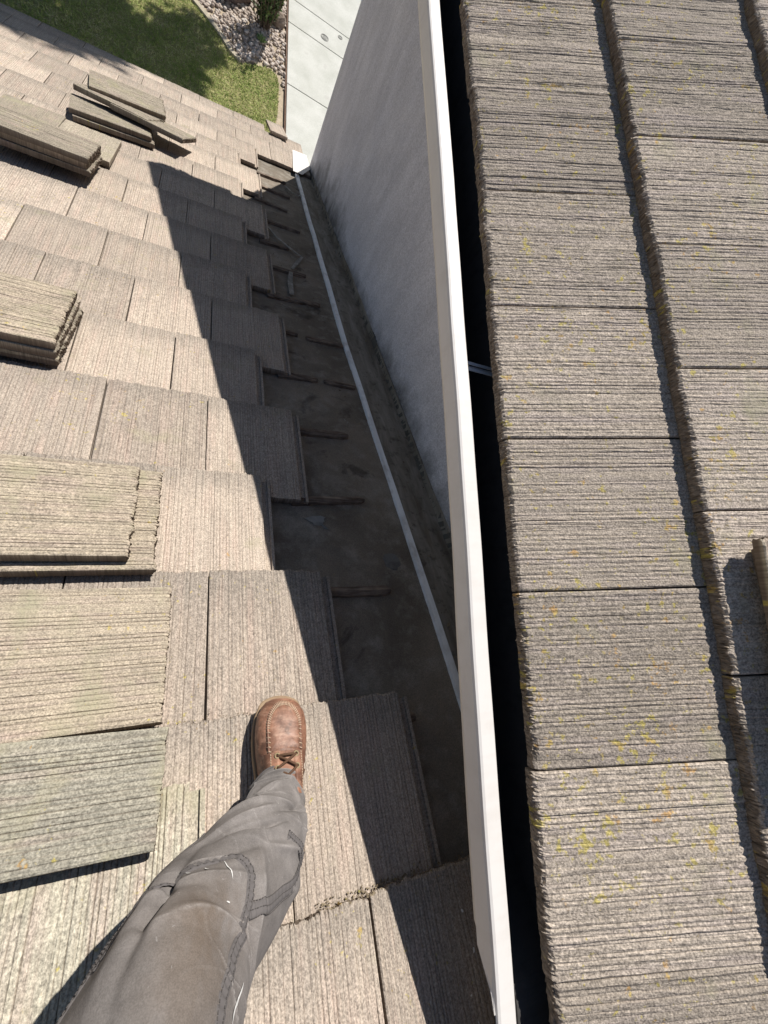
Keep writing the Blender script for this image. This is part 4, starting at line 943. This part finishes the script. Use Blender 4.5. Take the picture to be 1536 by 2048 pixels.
mx2 = M1 @ Matrix.Translation((-0.37, -0.86, 0.0015)) @ Matrix.Rotation(math.radians(6.0), 4, 'Z')
boot(mx2, None, False)

# body above the waist, behind the lens: one skinned figure with a shirt
def skin(name, joints, bones, mat, parent, lv=2):
    names = list(joints); me = bpy.data.meshes.new(name); me.from_pydata([tuple(W3(joints[k][:3])) for k in names], [(names.index(a), names.index(b)) for a, b in bones], [])
    o = bpy.data.objects.new(name, me); sc.collection.objects.link(o); o.modifiers.new("skin", 'SKIN')
    for i, k in enumerate(names): me.skin_vertices[0].data[i].radius = (joints[k][3], joints[k][4] if len(joints[k]) > 4 else joints[k][3])
    me.skin_vertices[0].data[0].use_root = True
    s_ = o.modifiers.new("subsurf", 'SUBSURF'); s_.levels = lv; s_.render_levels = lv
    me.materials.append(mat); adopt(o, parent); return o
M_SKIN = mat_paint("skin", (0.45, 0.27, 0.19), (0.38, 0.2, 0.14), 0.4, 0.55)
M_SHIRT = mat_paint("navy_shirt_cloth", (0.05, 0.06, 0.085), (0.035, 0.04, 0.05), 0.5, 0.9)
J = dict(pelvis=(-0.14, -0.80, -0.02, 0.15, 0.11), waist=(-0.14, -0.84, 0.16, 0.14, 0.10), chest=(-0.14, -0.86, 0.36, 0.16, 0.11), neck=(-0.14, -0.82, 0.52, 0.055), chin=(-0.13, -0.76, 0.60, 0.062), head=(-0.13, -0.76, 0.68, 0.085, 0.10), crown=(-0.13, -0.77, 0.76, 0.07),
         rsh=(0.05, -0.86, 0.46, 0.06), relb=(0.13, -0.92, 0.20, 0.045), rwr=(0.16, -0.80, -0.02, 0.03), rpalm=(0.165, -0.765, -0.07, 0.032, 0.018), lsh=(-0.33, -0.86, 0.46, 0.06), lelb=(-0.42, -0.92, 0.20, 0.045), lwr=(-0.44, -0.80, -0.02, 0.03), lpalm=(-0.445, -0.765, -0.07, 0.032, 0.018))
B = [("pelvis", "waist"), ("waist", "chest"), ("chest", "neck"), ("neck", "chin"), ("chin", "head"), ("head", "crown"), ("chest", "rsh"), ("rsh", "relb"), ("relb", "rwr"), ("rwr", "rpalm"), ("chest", "lsh"), ("lsh", "lelb"), ("lelb", "lwr"), ("lwr", "lpalm")]
for s_, px_, sg in (("r", 0.165, 1), ("l", -0.445, -1)):
    for i, ln in enumerate((0.062, 0.070, 0.066, 0.054)):
        a_ = f"{s_}f{i}a"; b_ = f"{s_}f{i}b"; o_ = (i - 1.5) * 0.017
        J[a_] = (px_ + o_, -0.735, -0.105, 0.0088); J[b_] = (px_ + o_ * 1.05, -0.725 + 0.006 * i, -0.105 - ln * 0.75, 0.0072)
        B += [(f"{s_}palm", a_), (a_, b_)]
    J[f"{s_}th"] = (px_ - sg * 0.036, -0.745, -0.075, 0.0098); J[f"{s_}th2"] = (px_ - sg * 0.046, -0.72, -0.105, 0.0085); B += [(f"{s_}palm", f"{s_}th"), (f"{s_}th", f"{s_}th2")]
skin("body", J, B, M_SKIN, person)
keys = ("pelvis", "waist", "chest", "neck", "rsh", "relb", "rwr", "lsh", "lelb", "lwr"); JS = {k: tuple(J[k][:3]) + tuple(r * 1.14 + 0.004 for r in J[k][3:]) for k in keys}
JS["neck"] = (-0.14, -0.835, 0.475, 0.075)
skin("shirt", JS, [b_ for b_ in B if b_[0] in keys and b_[1] in keys], M_SHIRT, person)
hb_ = MB(); V = []; 
for i in range(9):
    b0 = 0.15 + (math.pi / 2 - 0.15) * i / 8
    for k in range(20): a = 2 * math.pi * k / 20; V.append(W3((-0.13 + 0.098 * math.cos(a) * math.cos(b0), -0.785 + 0.115 * math.sin(a) * math.cos(b0), 0.685 + 0.125 * math.sin(b0))))
hb_.add(V, [[(i * 20 + k, i * 20 + (k + 1) % 20, (i + 1) * 20 + (k + 1) % 20, (i + 1) * 20 + k) for i in range(8) for k in range(20)]])
hb_.build("hair", mat_paint("brown_hair", (0.05, 0.032, 0.02), (0.03, 0.02, 0.012), 0.6, 0.7), person, True)
wb = [(-0.14, -0.795, -0.10, 0.165), (-0.14, -0.80, -0.02, 0.168), (-0.14, -0.81, 0.06, 0.158)]
Vw = []; 
for (x, y, z, r) in wb:
    for k in range(32): a = 2 * math.pi * k / 32; Vw.append(W3((x + r * 1.08 * math.cos(a), y + r * 0.78 * math.sin(a), z)))
mk("trouser_waist", Vw, [[(i * 32 + k, i * 32 + (k + 1) % 32, (i + 1) * 32 + (k + 1) % 32, (i + 1) * 32 + k) for i in range(2) for k in range(32)]], M_CLOTH, trousers, {"ridge": np.zeros(96), "stain": np.zeros(96)}, True)

# ------------------------------------------------------------------ grit and moss on the near courses, specks of paint
rg = np.random.default_rng(31); mb = MB()
def moss_line(n_c, u0, u1, cnt, dens):
    for k in range(cnt):
        u = rg.uniform(u0, u1); s = n_c * EX + rg.normal(0.000, 0.006); r = rg.uniform(0.0009, 0.0030) * dens
        P = ico_v * r * np.array((1.2, 1, 0.8)) * (1 + rg.normal(0, 0.16, (29, 1))) + (u, s, -0.004 - 0.018 * (s > n_c * EX + 0.003) + r * 0.1)
        mb.add(low(P), [ico_f, ico_t], rnd=np.full(29, rg.random()))
moss_line(-1, 0.20, 0.46, 300, 0.72); moss_line(-1, 0.46, 0.62, 40, 0.7); moss_line(0, -0.1, 0.25, 90, 0.45); moss_line(1, 0.0, 0.3, 40, 0.4)
def mat_moss():
    t = NT("mossy_grit"); v = t.attr("rnd", "Fac"); col = t.mix(v, (0.12, 0.092, 0.06), (0.27, 0.22, 0.15)); col = t.mix(t.rng(v, 0.96, 0.98), col, (0.26, 0.235, 0.08)); return t.end(col, 0.95)
tag(mb.build("moss", mat_moss()), "crumbly moss and grit along the nearest tile edge beside the trousers", "moss", None, "stuff")
M_FLECK = mat_paint("white_paint_fleck", (0.75, 0.74, 0.72), (0.5, 0.5, 0.48), 0.4, 0.6)
mb = MB()
for k in range(420):
    if k % 3: u, s_ = rg.uniform(0.30, 0.66), rg.uniform(-0.3, 4.4)
    else: u, s_ = rg.uniform(0.70, 0.83), rg.uniform(-0.3, 4.4)
    r = rg.uniform(0.0010, 0.0030) * (1 + 1.2 * (rg.random() < 0.08)); P = ico_v * r * np.array((1.5, 1, 0.6)) * (1 + rg.normal(0, 0.2, (29, 1)))
    a = rg.uniform(0, 3.14); P = np.stack([P[:, 0] * math.cos(a) - P[:, 1] * math.sin(a) + u, P[:, 0] * math.sin(a) + P[:, 1] * math.cos(a) + s_, P[:, 2] + DECK + (0.0075 if u < 0.68 else 0.0185)], 1)
    mb.add(low(P), [ico_f, ico_t], rnd=np.full(29, rg.random()))
tag(mb.build("grit", mat_moss()), "fine pale grit scattered over the bared felt and flashing pan", "grit", None, "stuff")
def fleck(u, s, a, b, rot=0.0):
    n = 9; k0 = math.floor(s / EX) + 1; yb = k0 * EX - s; h = -0.0262 / EX * yb + 0.0012
    P = [(u + a * r * math.cos(t) * math.cos(rot) - b * r * math.sin(t) * math.sin(rot), s + a * r * math.cos(t) * math.sin(rot) + b * r * math.sin(t) * math.cos(rot), h) for t in np.linspace(0, 6.283, n + 1)[:-1] for r in (rg.uniform(0.7, 1.2),)]
    mk("paint_fleck", low(np.array(P)), [list(range(n))], M_FLECK, lower_roof)
fleck(0.396, -0.585, 0.0055, 0.006)
for u, s in ((0.52, -0.42), (0.545, -0.47), (0.56, -0.53), (0.50, -0.50), (0.475, -0.555), (0.585, -0.60), (0.53, -0.585), (0.49, -0.44), (0.555, -0.62)): fleck(u + rg.normal(0, 0.01), s, rg.uniform(0.001, 0.0028), rg.uniform(0.002, 0.005), rg.uniform(-0.3, 0.3))
fleck(0.478, -0.59, 0.0012, 0.016, 0.25); fleck(0.47, -0.62, 0.0009, 0.012, 0.2)
